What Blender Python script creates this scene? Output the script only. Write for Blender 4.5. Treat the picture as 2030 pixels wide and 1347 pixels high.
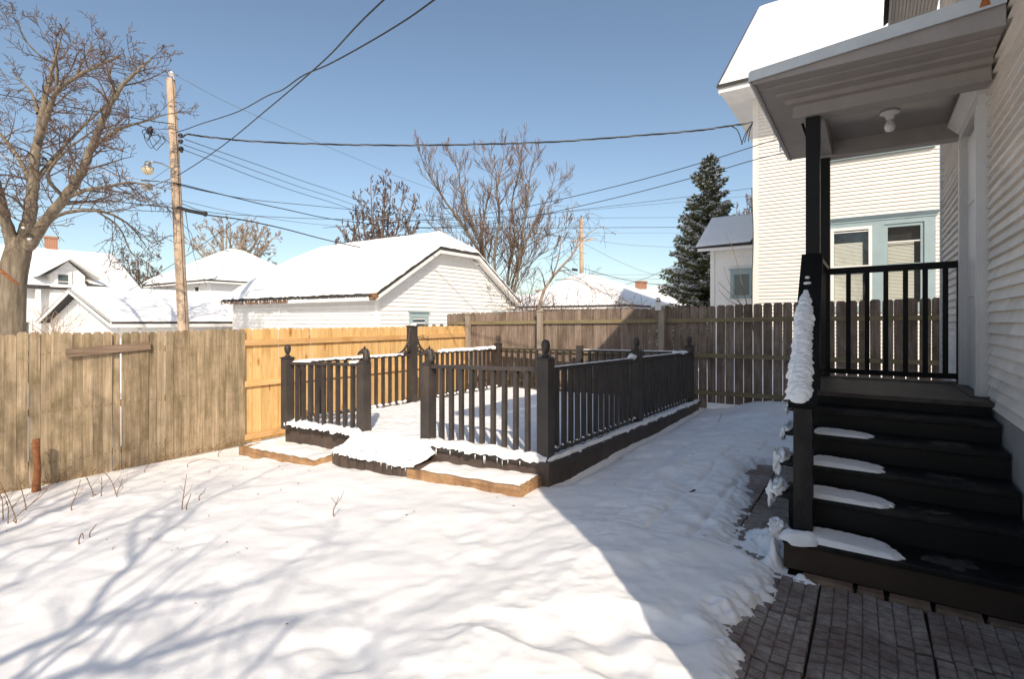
import bpy, math, random
import numpy as np
from mathutils import Vector, Matrix, Euler

for o in list(bpy.data.objects):
    bpy.data.objects.remove(o)
SC = bpy.context.scene
COL = SC.collection
R = random.Random(7)
rad = math.radians

# ------------------------------------------------------------------ camera
FPX, CX, HY, CH = 1030.0, 1015.0, 636.0, 1.5
cam = bpy.data.cameras.new('camera')
cam.sensor_width = 36.0
cam.lens = FPX / 2030 * 36
cam.shift_y = -(673.5 - HY) / 2030
cam.clip_start = 0.05
cam.clip_end = 1500
camo = bpy.data.objects.new('camera', cam)
COL.objects.link(camo)
camo.location = (0, 0, CH)
camo.rotation_euler = (rad(90), 0, 0)
SC.camera = camo

# ------------------------------------------------------------------ light
SUN = Vector((0.161, -0.984, 0.72)).normalized()      # towards the sun
EL = math.asin(SUN.z)
AZ = math.atan2(SUN.x, SUN.y)
w = bpy.data.worlds.new('World')
SC.world = w
w.use_nodes = True
nt = w.node_tree
bg = nt.nodes['Background']
sky = nt.nodes.new('ShaderNodeTexSky')
sky.sky_type = 'NISHITA'
sky.sun_disc = False
sky.sun_elevation = EL
sky.sun_rotation = AZ
sky.air_density = 0.9
sky.dust_density = 1.6
sky.ozone_density = 2.2
sky.altitude = 200
bg.inputs[1].default_value = 0.15
vm_ = nt.nodes.new('ShaderNodeVectorMath'); vm_.operation = 'MULTIPLY'; vm_.inputs[1].default_value = (1.05, 0.985, 0.865)
nt.links.new(sky.outputs[0], vm_.inputs[0]); nt.links.new(vm_.outputs[0], bg.inputs[0])
sl = bpy.data.lights.new('sun', 'SUN')
sl.energy = 3.9
sl.angle = rad(0.5)
sl.color = (1.0, 0.87, 0.71)
so = bpy.data.objects.new('sun', sl)
COL.objects.link(so)
so.rotation_euler = SUN.to_track_quat('Z', 'Y').to_euler()
SC.view_settings.view_transform = 'Standard'
SC.view_settings.look = 'None'
SC.view_settings.exposure = 0.31
SC.view_settings.gamma = 1.0
SC.render.engine = 'CYCLES'
SC.cycles.max_bounces = 6
SC.cycles.transparent_max_bounces = 8
SC.cycles.use_denoising = True

# ------------------------------------------------------------------ frames and helpers
# house frame: local x = v (to the right, towards the house), local y = u (away), z up
A = Vector((1.637, 3.14, 0))
D1 = Vector((0.5660, 0.8244, 0)); D2 = Vector((0.8244, -0.5660, 0))
TH = -math.atan2(0.5660, 0.8244)
def P(v, u, z=0.0):
    return A + D1 * u + D2 * v + Vector((0, 0, z))
def inv(p):
    q = Vector(p) - A
    return Vector((q.x * D2.x + q.y * D2.y, q.x * D1.x + q.y * D1.y, p[2]))
def px(x, y, d):            # pixel of the 2030 wide photograph + distance -> world
    return Vector(((x - CX) / FPX * d, d, CH + (HY - y) * d / FPX))
def gz(v):
    if v > -1: return 0.0
    t = min(1.0, (-1 - v)); return 0.0585 * (max(v, -26) + 1) - 0.04 * t * t * (3 - 2 * t)
def gpx(x, y, dz=0.0):      # pixel on the ground -> world
    d = 5.0
    for _ in range(30):
        p = px(x, y, d)
        v = inv(p).x
        d = (CH - gz(v) - dz) * FPX / (y - HY)
    return px(x, y, d)

ORG = {}
def props(o, label=None, cat=None, group=None, kind=None):
    if label: o['label'] = label
    if cat: o['category'] = cat
    if group: o['group'] = group
    if kind: o['kind'] = kind
    return o
def thing(name, label, cat, org=(0, 0, 0), house=True, group=None):
    o = bpy.data.objects.new(name, None)
    COL.objects.link(o)
    o.empty_display_size = 0.2
    org = Vector(org)
    if house:
        o.location = P(*org); o.rotation_euler = (0, 0, TH)
    else:
        o.location = org
    ORG[o.name] = org
    return props(o, label, cat, group)

class MB:
    def __init__(s):
        s.v = []; s.f = []
    def add(s, vs, fs):
        n = len(s.v)
        s.v.extend([tuple(p) for p in vs])
        s.f.extend([tuple(i + n for i in f) for f in fs])
    def hexa(s, c):   # 8 corners: bottom 4 ccw, top 4 ccw
        s.add(c, [(3, 2, 1, 0), (4, 5, 6, 7), (0, 1, 5, 4), (1, 2, 6, 5), (2, 3, 7, 6), (3, 0, 4, 7)])
    def box(s, x0, x1, y0, y1, z0, z1):
        s.hexa([(x0, y0, z0), (x1, y0, z0), (x1, y1, z0), (x0, y1, z0), (x0, y0, z1), (x1, y0, z1), (x1, y1, z1), (x0, y1, z1)])
    def beam(s, a, b, w, h):   # box bar between two points, w across (horizontal), h high
        a = Vector(a); b = Vector(b); d = (b - a)
        up = Vector((0, 0, 1))
        if abs(d.normalized().z) > 0.98: up = Vector((0, 1, 0))
        sd = d.cross(up).normalized() * (w / 2); u2 = sd.cross(d).normalized() * (h / 2)
        s.hexa([a - sd - u2, a + sd - u2, b + sd - u2, b - sd - u2, a - sd + u2, a + sd + u2, b + sd + u2, b - sd + u2])
    def slab(s, poly, t):      # polygon (list of 3d pts), extruded down by t
        n = len(poly); p = [Vector(q) for q in poly]
        lo = [q - Vector((0, 0, t)) for q in p]
        # orientation
        nrm = (p[1] - p[0]).cross(p[2] - p[0])
        if nrm.z < 0: p.reverse(); lo.reverse()
        s.add(p + lo, [tuple(range(n)), tuple(range(2 * n - 1, n - 1, -1))] + [(i, n + i, n + (i + 1) % n, (i + 1) % n) for i in range(n)])
    def prism(s, poly, off):   # planar polygon extruded by vector off
        n = len(poly); p = [Vector(q) for q in poly]; o = Vector(off)
        nrm = Vector((0, 0, 0))
        for i in range(n): nrm += p[i].cross(p[(i + 1) % n])
        if nrm.dot(o) < 0: p.reverse()
        s.add([q + o for q in p] + p, [tuple(range(n)), tuple(range(2 * n - 1, n - 1, -1))] + [(i, n + i, n + (i + 1) % n, (i + 1) % n) for i in range(n)])
    def tube(s, pts, rr, n=6, cap=True):
        pts = [Vector(p) for p in pts]; m = len(pts)
        if not hasattr(rr, '__len__'): rr = [rr] * m
        base = len(s.v)
        prev = None
        for i in range(m):
            d = (pts[min(i + 1, m - 1)] - pts[max(i - 1, 0)])
            if d.length < 1e-9: d = Vector((0, 0, 1))
            d.normalize()
            if prev is None:
                a = Vector((1, 0, 0)) if abs(d.x) < 0.8 else Vector((0, 1, 0))
                x = d.cross(a).normalized()
            else:
                x = (prev - d * prev.dot(d))
                x = x.normalized() if x.length > 1e-6 else d.orthogonal().normalized()
            prev = x
            y = d.cross(x)
            for k in range(n):
                t = 2 * math.pi * k / n
                q = pts[i] + (x * math.cos(t) + y * math.sin(t)) * rr[i]
                s.v.append((q.x, q.y, q.z))
        for i in range(m - 1):
            for k in range(n):
                a = base + i * n + k; b = base + i * n + (k + 1) % n
                s.f.append((a, b, b + n, a + n))
        if cap and n > 3:
            s.f.append(tuple(base + k for k in range(n - 1, -1, -1)))
            s.f.append(tuple(base + (m - 1) * n + k for k in range(n)))
    def lathe(s, prof, c, n=14):   # prof: (r, z)
        c = Vector(c); base = len(s.v); m = len(prof)
        for r, z in prof:
            for k in range(n):
                t = 2 * math.pi * k / n
                s.v.append((c.x + r * math.cos(t), c.y + r * math.sin(t), c.z + z))
        for i in range(m - 1):
            for k in range(n):
                a = base + i * n + k; b = base + i * n + (k + 1) % n
                s.f.append((a, b, b + n, a + n))
        s.f.append(tuple(base + k for k in range(n - 1, -1, -1)))
        s.f.append(tuple(base + (m - 1) * n + k for k in range(n)))
    def mesh(s, name, m, org=(0, 0, 0), smooth=False):
        ox, oy, oz = org
        me = bpy.data.meshes.new(name)
        me.from_pydata([(a - ox, b - oy, c - oz) for a, b, c in s.v], [], s.f)
        me.materials.append(m)
        if smooth: me.polygons.foreach_set('use_smooth', [True] * len(me.polygons))
        me.update()
        return me
    def build(s, name, m, parent=None, smooth=False, house=True, bevel=0.0, **kw):
        if parent is None:
            if house: s.v = [tuple(P(*p)) for p in s.v]
            o = bpy.data.objects.new(name, s.mesh(name, m, (0, 0, 0), smooth))
        else:
            org = ORG[parent.name]
            o = bpy.data.objects.new(name, s.mesh(name, m, org, smooth))
            o.parent = parent
        COL.objects.link(o)
        if parent is not None: ORG[o.name] = ORG[parent.name]
        if bevel:
            b = o.modifiers.new('bevel', 'BEVEL'); b.width = bevel; b.segments = 2; b.limit_method = 'ANGLE'
        props(o, **kw)
        return o

def inst(me, name, parent, loc, rot=(0, 0, 0), sc=(1, 1, 1), **kw):
    o = bpy.data.objects.new(name, me)
    COL.objects.link(o)
    o.parent = parent
    o.location = Vector(loc) - ORG[parent.name]
    o.rotation_euler = rot; o.scale = sc
    props(o, **kw)
    return o

# numpy value noise
_rs = np.random.RandomState(11)
_T = _rs.rand(256, 256)
def vn(x, y):
    x = np.asarray(x, float); y = np.asarray(y, float)
    xi = np.floor(x).astype(int); yi = np.floor(y).astype(int)
    fx = x - xi; fy = y - yi
    fx = fx * fx * fx * (fx * (fx * 6 - 15) + 10); fy = fy * fy * fy * (fy * (fy * 6 - 15) + 10)
    a = _T[xi % 256, yi % 256]; b = _T[(xi + 1) % 256, yi % 256]; c = _T[xi % 256, (yi + 1) % 256]; d = _T[(xi + 1) % 256, (yi + 1) % 256]
    return (a + (b - a) * fx) * (1 - fy) + (c + (d - c) * fx) * fy - 0.5
def fbm(x, y, o=3):
    r = 0; a = 1.0
    for i in range(o):
        r = r + a * vn(x * 2 ** i + 17.3 * i, y * 2 ** i + 31.7 * i); a *= 0.5
    return r

def grid_mesh(mb, X, Y, Z):
    ny, nx = Z.shape
    b = len(mb.v)
    mb.v.extend(zip(X.ravel().tolist(), Y.ravel().tolist(), Z.ravel().tolist()))
    idx = np.arange(nx * ny).reshape(ny, nx) + b
    f = np.stack([idx[:-1, :-1], idx[:-1, 1:], idx[1:, 1:], idx[1:, :-1]], -1).reshape(-1, 4)
    mb.f.extend(map(tuple, f.tolist()))

def snow_quad(mb, c, th=0.12, nx=40, ny=20, amp=0.03, sc=1.2, edge=0.12, seed=0, drop=0.3):
    """snow blanket over a bilinear quad c (4 corners, ccw)"""
    c = [Vector(q) for q in c]
    s = np.linspace(0, 1, nx + 1); t = np.linspace(0, 1, ny + 1)
    S, T = np.meshgrid(s, t)
    W = [(1 - S) * (1 - T), S * (1 - T), S * T, (1 - S) * T]
    X = sum(W[i] * c[i].x for i in range(4)); Y = sum(W[i] * c[i].y for i in range(4)); Z = sum(W[i] * c[i].z for i in range(4))
    lu = ((c[1] - c[0]).length + (c[2] - c[3]).length) / 2; lv = ((c[3] - c[0]).length + (c[2] - c[1]).length) / 2
    de = np.minimum(np.minimum(S, 1 - S) * lu, np.minimum(T, 1 - T) * lv)
    k = np.clip(de / edge, 0, 1)
    prof = np.sqrt(1 - (1 - k) ** 2)
    n = fbm(X * sc + seed * 7.1, Y * sc + Z + seed * 3.3, 3)
    H = (th * (1 - drop) + th * drop * prof + amp * n) * np.clip(de / 1e-6, 0, 1) * (0.25 + 0.75 * prof)
    Z2 = Z + H
    grid_mesh(mb, X, Y, Z2)

def snow_ridge(mb, pts, wd, h, seed=0, step=0.03, rag=0.35, sides=8):
    """lumpy half-round bank of snow along a line; wd = half width"""
    rr = random.Random(seed)
    P_ = [Vector(pts[0])]
    for a, b in zip(pts[:-1], pts[1:]):
        a = Vector(a); b = Vector(b); n = max(1, int((b - a).length / step))
        for i in range(1, n + 1): P_.append(a.lerp(b, i / n))
    m = len(P_)
    base = len(mb.v); ph = rr.random() * 90
    for i, p in enumerate(P_):
        d = (P_[min(i + 1, m - 1)] - P_[max(i - 1, 0)]).normalized()
        sd = Vector((0, 0, 1)).cross(d)
        sd = sd.normalized() if sd.length > 1e-3 else Vector((1, 0, 0))
        up = d.cross(sd).normalized()
        if up.z < 0: up = -up
        L = min(i, m - 1 - i) * step
        e = math.sqrt(min(1.0, L / (wd * 1.0 + 1e-6)))
        e = max(e, 0.05)
        for k in range(sides + 1):
            t = math.pi * k / sides
            n1 = float(vn(i * step * 9 + ph, k * 0.9 + ph)) ; n2 = float(vn(i * step * 28 + ph, k * 1.7 + ph))
            q = 1 + rag * (1.3 * n1 + 0.9 * n2)
            o = sd * (math.cos(t) * wd * e * q) + up * (abs(math.sin(t)) ** 0.7 * h * e * (1 + rag * 1.5 * n1 + rag * 0.5 * n2))
            if k in (0, sides): o -= up * 0.012 * (1 + 2.5 * n2)
            mb.v.append(tuple(p + o))
    for i in range(m - 1):
        for k in range(sides):
            a = base + i * (sides + 1) + k
            mb.f.append((a, a + 1, a + sides + 2, a + sides + 1))

def lump(mb, c, rx, ry, rz, seed=0, n=10, m=6, rag=0.3):
    c = Vector(c); base = len(mb.v)
    for j in range(m + 1):
        ph = math.pi * j / m
        for k in range(n):
            t = 2 * math.pi * k / n
            q = 1 + rag * 2 * float(vn(math.cos(t) * 1.7 + seed * 5.3 + j * .2, math.sin(t) * 1.7 + j * 0.8 + seed)) + rag * 1.1 * float(vn(math.cos(t) * 4.1 + seed * 3.3 + j * 1.1, math.sin(t) * 4.1 + j * 1.4))
            mb.v.append((c.x + rx * q * math.sin(ph) * math.cos(t), c.y + ry * q * math.sin(ph) * math.sin(t), c.z + rz * q * math.cos(ph)))
    for j in range(m):
        for k in range(n):
            a = base + j * n + k; b = base + j * n + (k + 1) % n
            mb.f.append((a + n, b + n, b, a))

# ------------------------------------------------------------------ materials
def new_mat(name, rough=0.7, spec=0.3):
    m = bpy.data.materials.new(name); m.use_nodes = True
    b = m.node_tree.nodes['Principled BSDF']
    b.inputs['Roughness'].default_value = rough
    b.inputs['Specular IOR Level'].default_value = spec
    return m, m.node_tree, b
def ramp(t, a, stops):
    r = t.nodes.new('ShaderNodeValToRGB')
    e = r.color_ramp.elements
    while len(e) < len(stops): e.new(0.5)
    for i, (p, c) in enumerate(stops):
        e[i].position = p; e[i].color = (*c, 1)
    t.links.new(a, r.inputs[0])
    return r.outputs[0]
def noise(t, vec, scale, detail=4, rough=0.6):
    n = t.nodes.new('ShaderNodeTexNoise')
    n.inputs['Scale'].default_value = scale; n.inputs['Detail'].default_value = detail; n.inputs['Roughness'].default_value = rough
    if vec is not None: t.links.new(vec, n.inputs['Vector'])
    return n.outputs['Fac']
def coords(t, scale=(1, 1, 1), rnd=True):
    tc = t.nodes.new('ShaderNodeTexCoord')
    mp = t.nodes.new('ShaderNodeMapping'); mp.inputs['Scale'].default_value = scale
    if rnd:
        oi = t.nodes.new('ShaderNodeObjectInfo')
        ml = t.nodes.new('ShaderNodeMath'); ml.operation = 'MULTIPLY'; ml.inputs[1].default_value = 83.0
        t.links.new(oi.outputs['Random'], ml.inputs[0])
        ad = t.nodes.new('ShaderNodeVectorMath'); ad.operation = 'ADD'
        t.links.new(tc.outputs['Object'], ad.inputs[0]); t.links.new(ml.outputs[0], ad.inputs[1])
        t.links.new(ad.outputs[0], mp.inputs[0])
    else:
        t.links.new(tc.outputs['Object'], mp.inputs[0])
    return mp.outputs[0]
def mix(t, fac, a, b, mode='MIX'):
    m = t.nodes.new('ShaderNodeMix'); m.data_type = 'RGBA'; m.blend_type = mode
    if hasattr(fac, 'is_linked'): t.links.new(fac, m.inputs[0])
    else: m.inputs[0].default_value = fac
    for k, x in ((6, a), (7, b)):
        if hasattr(x, 'is_linked'): t.links.new(x, m.inputs[k])
        else: m.inputs[k].default_value = (*x, 1)
    return m.outputs[2]
def bump(t, b, h, strength=0.3, dist=0.01):
    n = t.nodes.new('ShaderNodeBump'); n.inputs['Strength'].default_value = strength; n.inputs['Distance'].default_value = dist
    t.links.new(h, n.inputs['Height']); t.links.new(n.outputs[0], b.inputs['Normal'])
def rnd_val(t, col, lo, hi):
    oi = t.nodes.new('ShaderNodeObjectInfo')
    mr = t.nodes.new('ShaderNodeMapRange'); mr.inputs[3].default_value = lo; mr.inputs[4].default_value = hi
    t.links.new(oi.outputs['Random'], mr.inputs[0])
    hs = t.nodes.new('ShaderNodeHueSaturation')
    t.links.new(mr.outputs[0], hs.inputs['Value']); t.links.new(col, hs.inputs['Color'])
    return hs.outputs[0]

def wood(name, cols, axis=2, grain=22, lo=0.8, hi=1.15, rough=0.85, moss=None, knots=None, mscale=3.0, ba=0.4):
    m, t, b = new_mat(name, rough, 0.15)
    s = [grain, grain, grain]; s[axis] = 0.9
    v = coords(t, tuple(s))
    n = noise(t, v, 1.6, 6, 0.65)
    c = ramp(t, n, [(0.28, cols[0]), (0.5, cols[1]), (0.72, cols[2])])
    if knots:
        s2 = [9, 9, 9]; s2[axis] = 3.2
        vk = coords(t, tuple(s2))
        k = t.nodes.new('ShaderNodeTexVoronoi'); k.inputs['Scale'].default_value = 0.55
        t.links.new(vk, k.inputs['Vector'])
        kf = ramp(t, k.outputs['Distance'], [(0.0, (1, 1, 1)), (0.09, (0.75, 0.75, 0.75)), (0.17, (0, 0, 0))])
        c = mix(t, kf, c, knots)
        sw = noise(t, coords(t, (3, 3, 0.7) if axis == 2 else (1, 1, 1)), 2.2, 3)
        sf = ramp(t, sw, [(0.5, (0, 0, 0)), (0.68, (0.6, 0.6, 0.6))])
        c = mix(t, sf, c, tuple(x * f for x, f in zip(cols[0], (0.85, 0.72, 0.55))))
    if moss:
        mo = noise(t, coords(t, (1, 1, 0.5), rnd=True), mscale, 6, 0.75)
        mf = ramp(t, mo, [(0.42, (0, 0, 0)), (0.66, (0.85, 0.85, 0.85))])
        c = mix(t, mf, c, moss)
    c = rnd_val(t, c, lo, hi)
    t.links.new(c, b.inputs['Base Color'])
    bump(t, b, n, ba, 0.004)
    return m

def plain(name, col, rough=0.6, spec=0.3, var=0.15, scale=3.0, bmp=0.15, fine=60, rnd=False, metal=0.0, dirt=None, dirt_amt=0.5):
    m, t, b = new_mat(name, rough, spec)
    b.inputs['Metallic'].default_value = metal
    v = coords(t, (1, 1, 1), rnd)
    n = noise(t, v, scale, 5, 0.6)
    c = ramp(t, n, [(0.3, tuple(x * (1 - var) for x in col)), (0.7, tuple(min(1, x * (1 + var)) for x in col))])
    if dirt:
        dn = noise(t, coords(t, (2.0, 2.0, 0.8), rnd), 2.6, 6, 0.7)
        df = ramp(t, dn, [(0.48, (0, 0, 0)), (0.72, (dirt_amt,) * 3)])
        c = mix(t, df, c, dirt)
    if rnd: c = rnd_val(t, c, 0.9, 1.08)
    t.links.new(c, b.inputs['Base Color'])
    if bmp:
        n2 = noise(t, v, fine, 3, 0.6)
        bump(t, b, n2, bmp, 0.004)
    return m

M = {}
def snow_mat(name, rough=0.55):
    m, t, b = new_mat(name, rough, 0.2)
    v = coords(t, (1, 1, 1), False)
    n = noise(t, v, 1.3, 5, 0.6)
    c = ramp(t, n, [(0.3, (0.86, 0.86, 0.87)), (0.7, (0.92, 0.915, 0.91))])
    t.links.new(c, b.inputs['Base Color'])
    n2 = noise(t, v, 45, 8, 0.8)
    bump(t, b, n2, 0.45, 0.008)
    return m
M['snow'] = snow_mat('snow')
M['grey_fence'] = wood('weathered_picket', [(0.20, 0.148, 0.09), (0.38, 0.29, 0.19), (0.53, 0.42, 0.30)], lo=0.78, hi=1.15, moss=(0.14, 0.108, 0.055), mscale=2.4)
M['pine'] = wood('new_pine', [(0.60, 0.36, 0.14), (0.70, 0.46, 0.20), (0.79, 0.55, 0.27)], lo=0.9, hi=1.08, knots=(0.36, 0.15, 0.04), rough=0.7, grain=16, ba=0.15)
M['pine_rail'] = wood('pine_rail', [(0.60, 0.34, 0.14), (0.70, 0.43, 0.19), (0.77, 0.51, 0.26)], axis=1, knots=(0.36, 0.15, 0.04), rough=0.7, grain=14, ba=0.15)
M['back_fence'] = wood('brown_grey_picket', [(0.14, 0.10, 0.078), (0.25, 0.19, 0.15), (0.38, 0.31, 0.25)], lo=0.8, hi=1.18, moss=(0.10, 0.07, 0.05), mscale=2.5)
M['back_rail'] = wood('mossy_rail', [(0.13, 0.10, 0.06), (0.23, 0.185, 0.11), (0.31, 0.26, 0.16)], axis=0, lo=0.9, hi=1.1, moss=(0.17, 0.14, 0.075))
M['grey_post'] = wood('grey_post', [(0.24, 0.19, 0.15), (0.35, 0.29, 0.23), (0.45, 0.38, 0.31)], lo=0.9, hi=1.1)
M['old_board'] = wood('old_board', [(0.13, 0.085, 0.06), (0.22, 0.155, 0.11), (0.31, 0.24, 0.18)], axis=1)
M['planter'] = wood('planter_board', [(0.22, 0.12, 0.06), (0.38, 0.23, 0.12), (0.50, 0.33, 0.19)], axis=0, lo=0.9, hi=1.1, moss=(0.16, 0.09, 0.05), mscale=4)
M['bronze'] = plain('dark_bronze_paint', (0.044, 0.037, 0.034), 0.5, 0.4, 0.28, 3.5, 0.25, 40, True, dirt=(0.10, 0.078, 0.062), dirt_amt=0.45)
M['bronze_wood'] = plain('worn_bronze_fascia', (0.07, 0.052, 0.043), 0.6, 0.3, 0.3, 5, 0.3, 30, True, dirt=(0.15, 0.11, 0.08), dirt_amt=0.45)
M['black'] = plain('black_porch_paint', (0.0085, 0.008, 0.008), 0.5, 0.2, 0.25, 3, 0.12, 40, True)
M['tread'] = plain('worn_black_tread', (0.008, 0.008, 0.009), 0.5, 0.22, 0.2, 3, 0.2, 30, True, dirt=(0.06, 0.052, 0.046), dirt_amt=0.5)
M['riser'] = plain('brown_riser', (0.042, 0.027, 0.019), 0.6, 0.3, 0.25, 3, 0.2, 30, True, dirt=(0.05, 0.033, 0.022), dirt_amt=0.5)
M['porch_floor'] = plain('worn_porch_floor', (0.055, 0.045, 0.04), 0.6, 0.3, 0.35, 6, 0.2, 30, False, dirt=(0.12, 0.10, 0.085), dirt_amt=0.6)
M['siding_own'] = plain('peeling_cream_clapboard', (0.75, 0.69, 0.62), 0.65, 0.3, 0.08, 4, 0.25, 25, True, dirt=(0.62, 0.55, 0.48), dirt_amt=0.55)
M['porch_grey'] = plain('grey_porch_paint', (0.30, 0.27, 0.25), 0.55, 0.4, 0.08, 3, 0.12, 30, False, dirt=(0.22, 0.195, 0.175), dirt_amt=0.4)
M['ceiling'] = plain('glossy_beadboard', (0.27, 0.24, 0.22), 0.3, 0.5, 0.06, 3, 0.05, 30)
M['metal_edge'] = plain('pale_drip_edge', (0.52, 0.55, 0.57), 0.5, 0.5, 0.1, 5, 0.1, 20)
M['rust'] = plain('rust', (0.32, 0.11, 0.035), 0.8, 0.2, 0.4, 18, 0.2)
M['casing'] = plain('white_casing', (0.60, 0.58, 0.56), 0.5, 0.4, 0.05, 3, 0.1, 30, False, dirt=(0.48, 0.45, 0.42), dirt_amt=0.4)
M['siding_cream'] = plain('cream_siding', (0.78, 0.73, 0.66), 0.6, 0.3, 0.04, 2, 0.08, 30)
M['siding_white'] = plain('white_vinyl', (0.78, 0.765, 0.74), 0.55, 0.3, 0.04, 2, 0.05, 30, False, dirt=(0.68, 0.65, 0.61), dirt_amt=0.4)
M['trim_white'] = plain('white_trim', (0.76, 0.74, 0.71), 0.55, 0.3, 0.05, 3, 0.05)
M['soffit'] = plain('grey_soffit', (0.30, 0.27, 0.25), 0.6, 0.3, 0.06, 3, 0.1)
M['blue'] = plain('blue_grey_trim', (0.30, 0.385, 0.40), 0.5, 0.4, 0.06, 3, 0.08, 30, False, dirt=(0.24, 0.31, 0.32), dirt_amt=0.4)
M['shingle'] = plain('dark_shingle', (0.055, 0.05, 0.048), 0.9, 0.2, 0.4, 12, 0.4, 30)
M['foundation'] = plain('grey_foundation', (0.30, 0.29, 0.28), 0.85, 0.2, 0.15, 3, 0.3, 20)
M['soil'] = plain('dark_soil', (0.035, 0.026, 0.020), 0.95, 0.1, 0.5, 14, 0.6, 60)
M['joint_dirt_shade'] = plain('joint_dirt_shade', (0.16, 0.125, 0.105), 0.95, 0.1, 0.4, 14, 0.5, 60)
M['slush'] = plain('dirty_slush', (0.055, 0.047, 0.042), 0.6, 0.4, 0.5, 22, 0.3, 60)
M['rotten'] = plain('rotten_fascia', (0.20, 0.11, 0.06), 0.9, 0.1, 0.4, 9, 0.5, 30)
M['stone'] = plain('edge_stone', (0.19, 0.13, 0.09), 0.9, 0.2, 0.3, 9, 0.5, 40, True)
M['wire'] = plain('black_cable', (0.02, 0.02, 0.022), 0.5, 0.3, 0.1, 3, 0)
M['wire_grey'] = plain('grey_cable', (0.13, 0.14, 0.16), 0.5, 0.3, 0.1, 3, 0)
M['wire_pale'] = plain('pale_cable', (0.42, 0.42, 0.43), 0.5, 0.3, 0.1, 3, 0)
M['pole'] = wood('pole_wood', [(0.32, 0.23, 0.16), (0.45, 0.34, 0.25), (0.56, 0.45, 0.34)], lo=1, hi=1, grain=9)
M['galv'] = plain('galvanised', (0.42, 0.42, 0.41), 0.4, 0.5, 0.1, 6, 0, metal=0.6)
M['lamp_glass'] = plain('amber_lens', (0.60, 0.50, 0.33), 0.25, 0.5, 0.1, 6, 0)
M['porcelain'] = plain('white_porcelain', (0.72, 0.70, 0.69), 0.25, 0.5, 0.02, 3, 0)
M['bulb'] = plain('frosted_bulb', (0.72, 0.70, 0.69), 0.2, 0.5, 0.03, 3, 0)
M['bark'] = wood('tree_bark', [(0.085, 0.066, 0.048), (0.17, 0.138, 0.10), (0.28, 0.235, 0.18)], grain=7, lo=1, hi=1, ba=1.0)
M['twig'] = plain('grey_brown_twig', (0.13, 0.085, 0.06), 0.8, 0.2, 0.25, 2, 0)
M['twig_red'] = plain('reddish_twig', (0.115, 0.08, 0.065), 0.8, 0.2, 0.25, 2, 0)
M['twig_pale'] = plain('pale_twig', (0.30, 0.23, 0.17), 0.8, 0.2, 0.25, 1, 0)
M['twig_far'] = plain('far_tree_twig', (0.17, 0.125, 0.10), 0.8, 0.2, 0.2, 1, 0)
M['stem'] = plain('dry_stem', (0.20, 0.115, 0.06), 0.8, 0.2, 0.3, 9, 0)
M['stump'] = plain('orange_brown_bark', (0.25, 0.10, 0.045), 0.85, 0.2, 0.45, 14, 0.8, 30)
M['blind'] = plain('blind_slats', (0.80, 0.75, 0.68), 0.6, 0.3, 0.03, 2, 0)
M['icicle'] = plain('ice', (0.75, 0.80, 0.85), 0.08, 0.6, 0.03, 2, 0)
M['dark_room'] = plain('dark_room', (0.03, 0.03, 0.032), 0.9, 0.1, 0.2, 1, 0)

def glass_mat():
    m = bpy.data.materials.new('window_glass'); m.use_nodes = True; t = m.node_tree
    for n in list(t.nodes): t.nodes.remove(n)
    out = t.nodes.new('ShaderNodeOutputMaterial'); mx = t.nodes.new('ShaderNodeMixShader')
    tr = t.nodes.new('ShaderNodeBsdfTransparent'); tr.inputs[0].default_value = (0.96, 0.98, 0.97, 1)
    gl = t.nodes.new('ShaderNodeBsdfGlossy'); gl.inputs['Roughness'].default_value = 0.03
    fr = t.nodes.new('ShaderNodeLayerWeight'); fr.inputs[0].default_value = 0.5
    pw = t.nodes.new('ShaderNodeMath'); pw.operation = 'POWER'; pw.inputs[1].default_value = 3.0
    ma = t.nodes.new('ShaderNodeMath'); ma.operation = 'MULTIPLY_ADD'; ma.inputs[1].default_value = 0.6; ma.inputs[2].default_value = 0.05
    t.links.new(fr.outputs['Facing'], pw.inputs[0]); t.links.new(pw.outputs[0], ma.inputs[0])
    t.links.new(ma.outputs[0], mx.inputs[0]); t.links.new(tr.outputs[0], mx.inputs[1]); t.links.new(gl.outputs[0], mx.inputs[2])
    t.links.new(mx.outputs[0], out.inputs[0])
    return m
M['glass'] = glass_mat()
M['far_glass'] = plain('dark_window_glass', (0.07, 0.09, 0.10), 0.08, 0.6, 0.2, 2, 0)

def brick_mat():
    m, t, b = new_mat('chimney_brick', 0.9, 0.1)
    br = t.nodes.new('ShaderNodeTexBrick')
    br.inputs['Color1'].default_value = (0.36, 0.13, 0.065, 1); br.inputs['Color2'].default_value = (0.26, 0.10, 0.06, 1)
    br.inputs['Mortar'].default_value = (0.45, 0.33, 0.24, 1); br.inputs['Scale'].default_value = 1.0
    br.inputs['Brick Width'].default_value = 0.22; br.inputs['Row Height'].default_value = 0.075; br.inputs['Mortar Size'].default_value = 0.012
    tc = t.nodes.new('ShaderNodeTexCoord'); sp = t.nodes.new('ShaderNodeSeparateXYZ'); cb = t.nodes.new('ShaderNodeCombineXYZ')
    ad = t.nodes.new('ShaderNodeMath'); t.links.new(tc.outputs['Object'], sp.inputs[0])
    t.links.new(sp.outputs[0], ad.inputs[0]); t.links.new(sp.outputs[1], ad.inputs[1])
    t.links.new(ad.outputs[0], cb.inputs[0]); t.links.new(sp.outputs[2], cb.inputs[1]); t.links.new(cb.outputs[0], br.inputs['Vector'])
    t.links.new(br.outputs[0], b.inputs['Base Color'])
    return m
M['brick'] = brick_mat()

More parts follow.
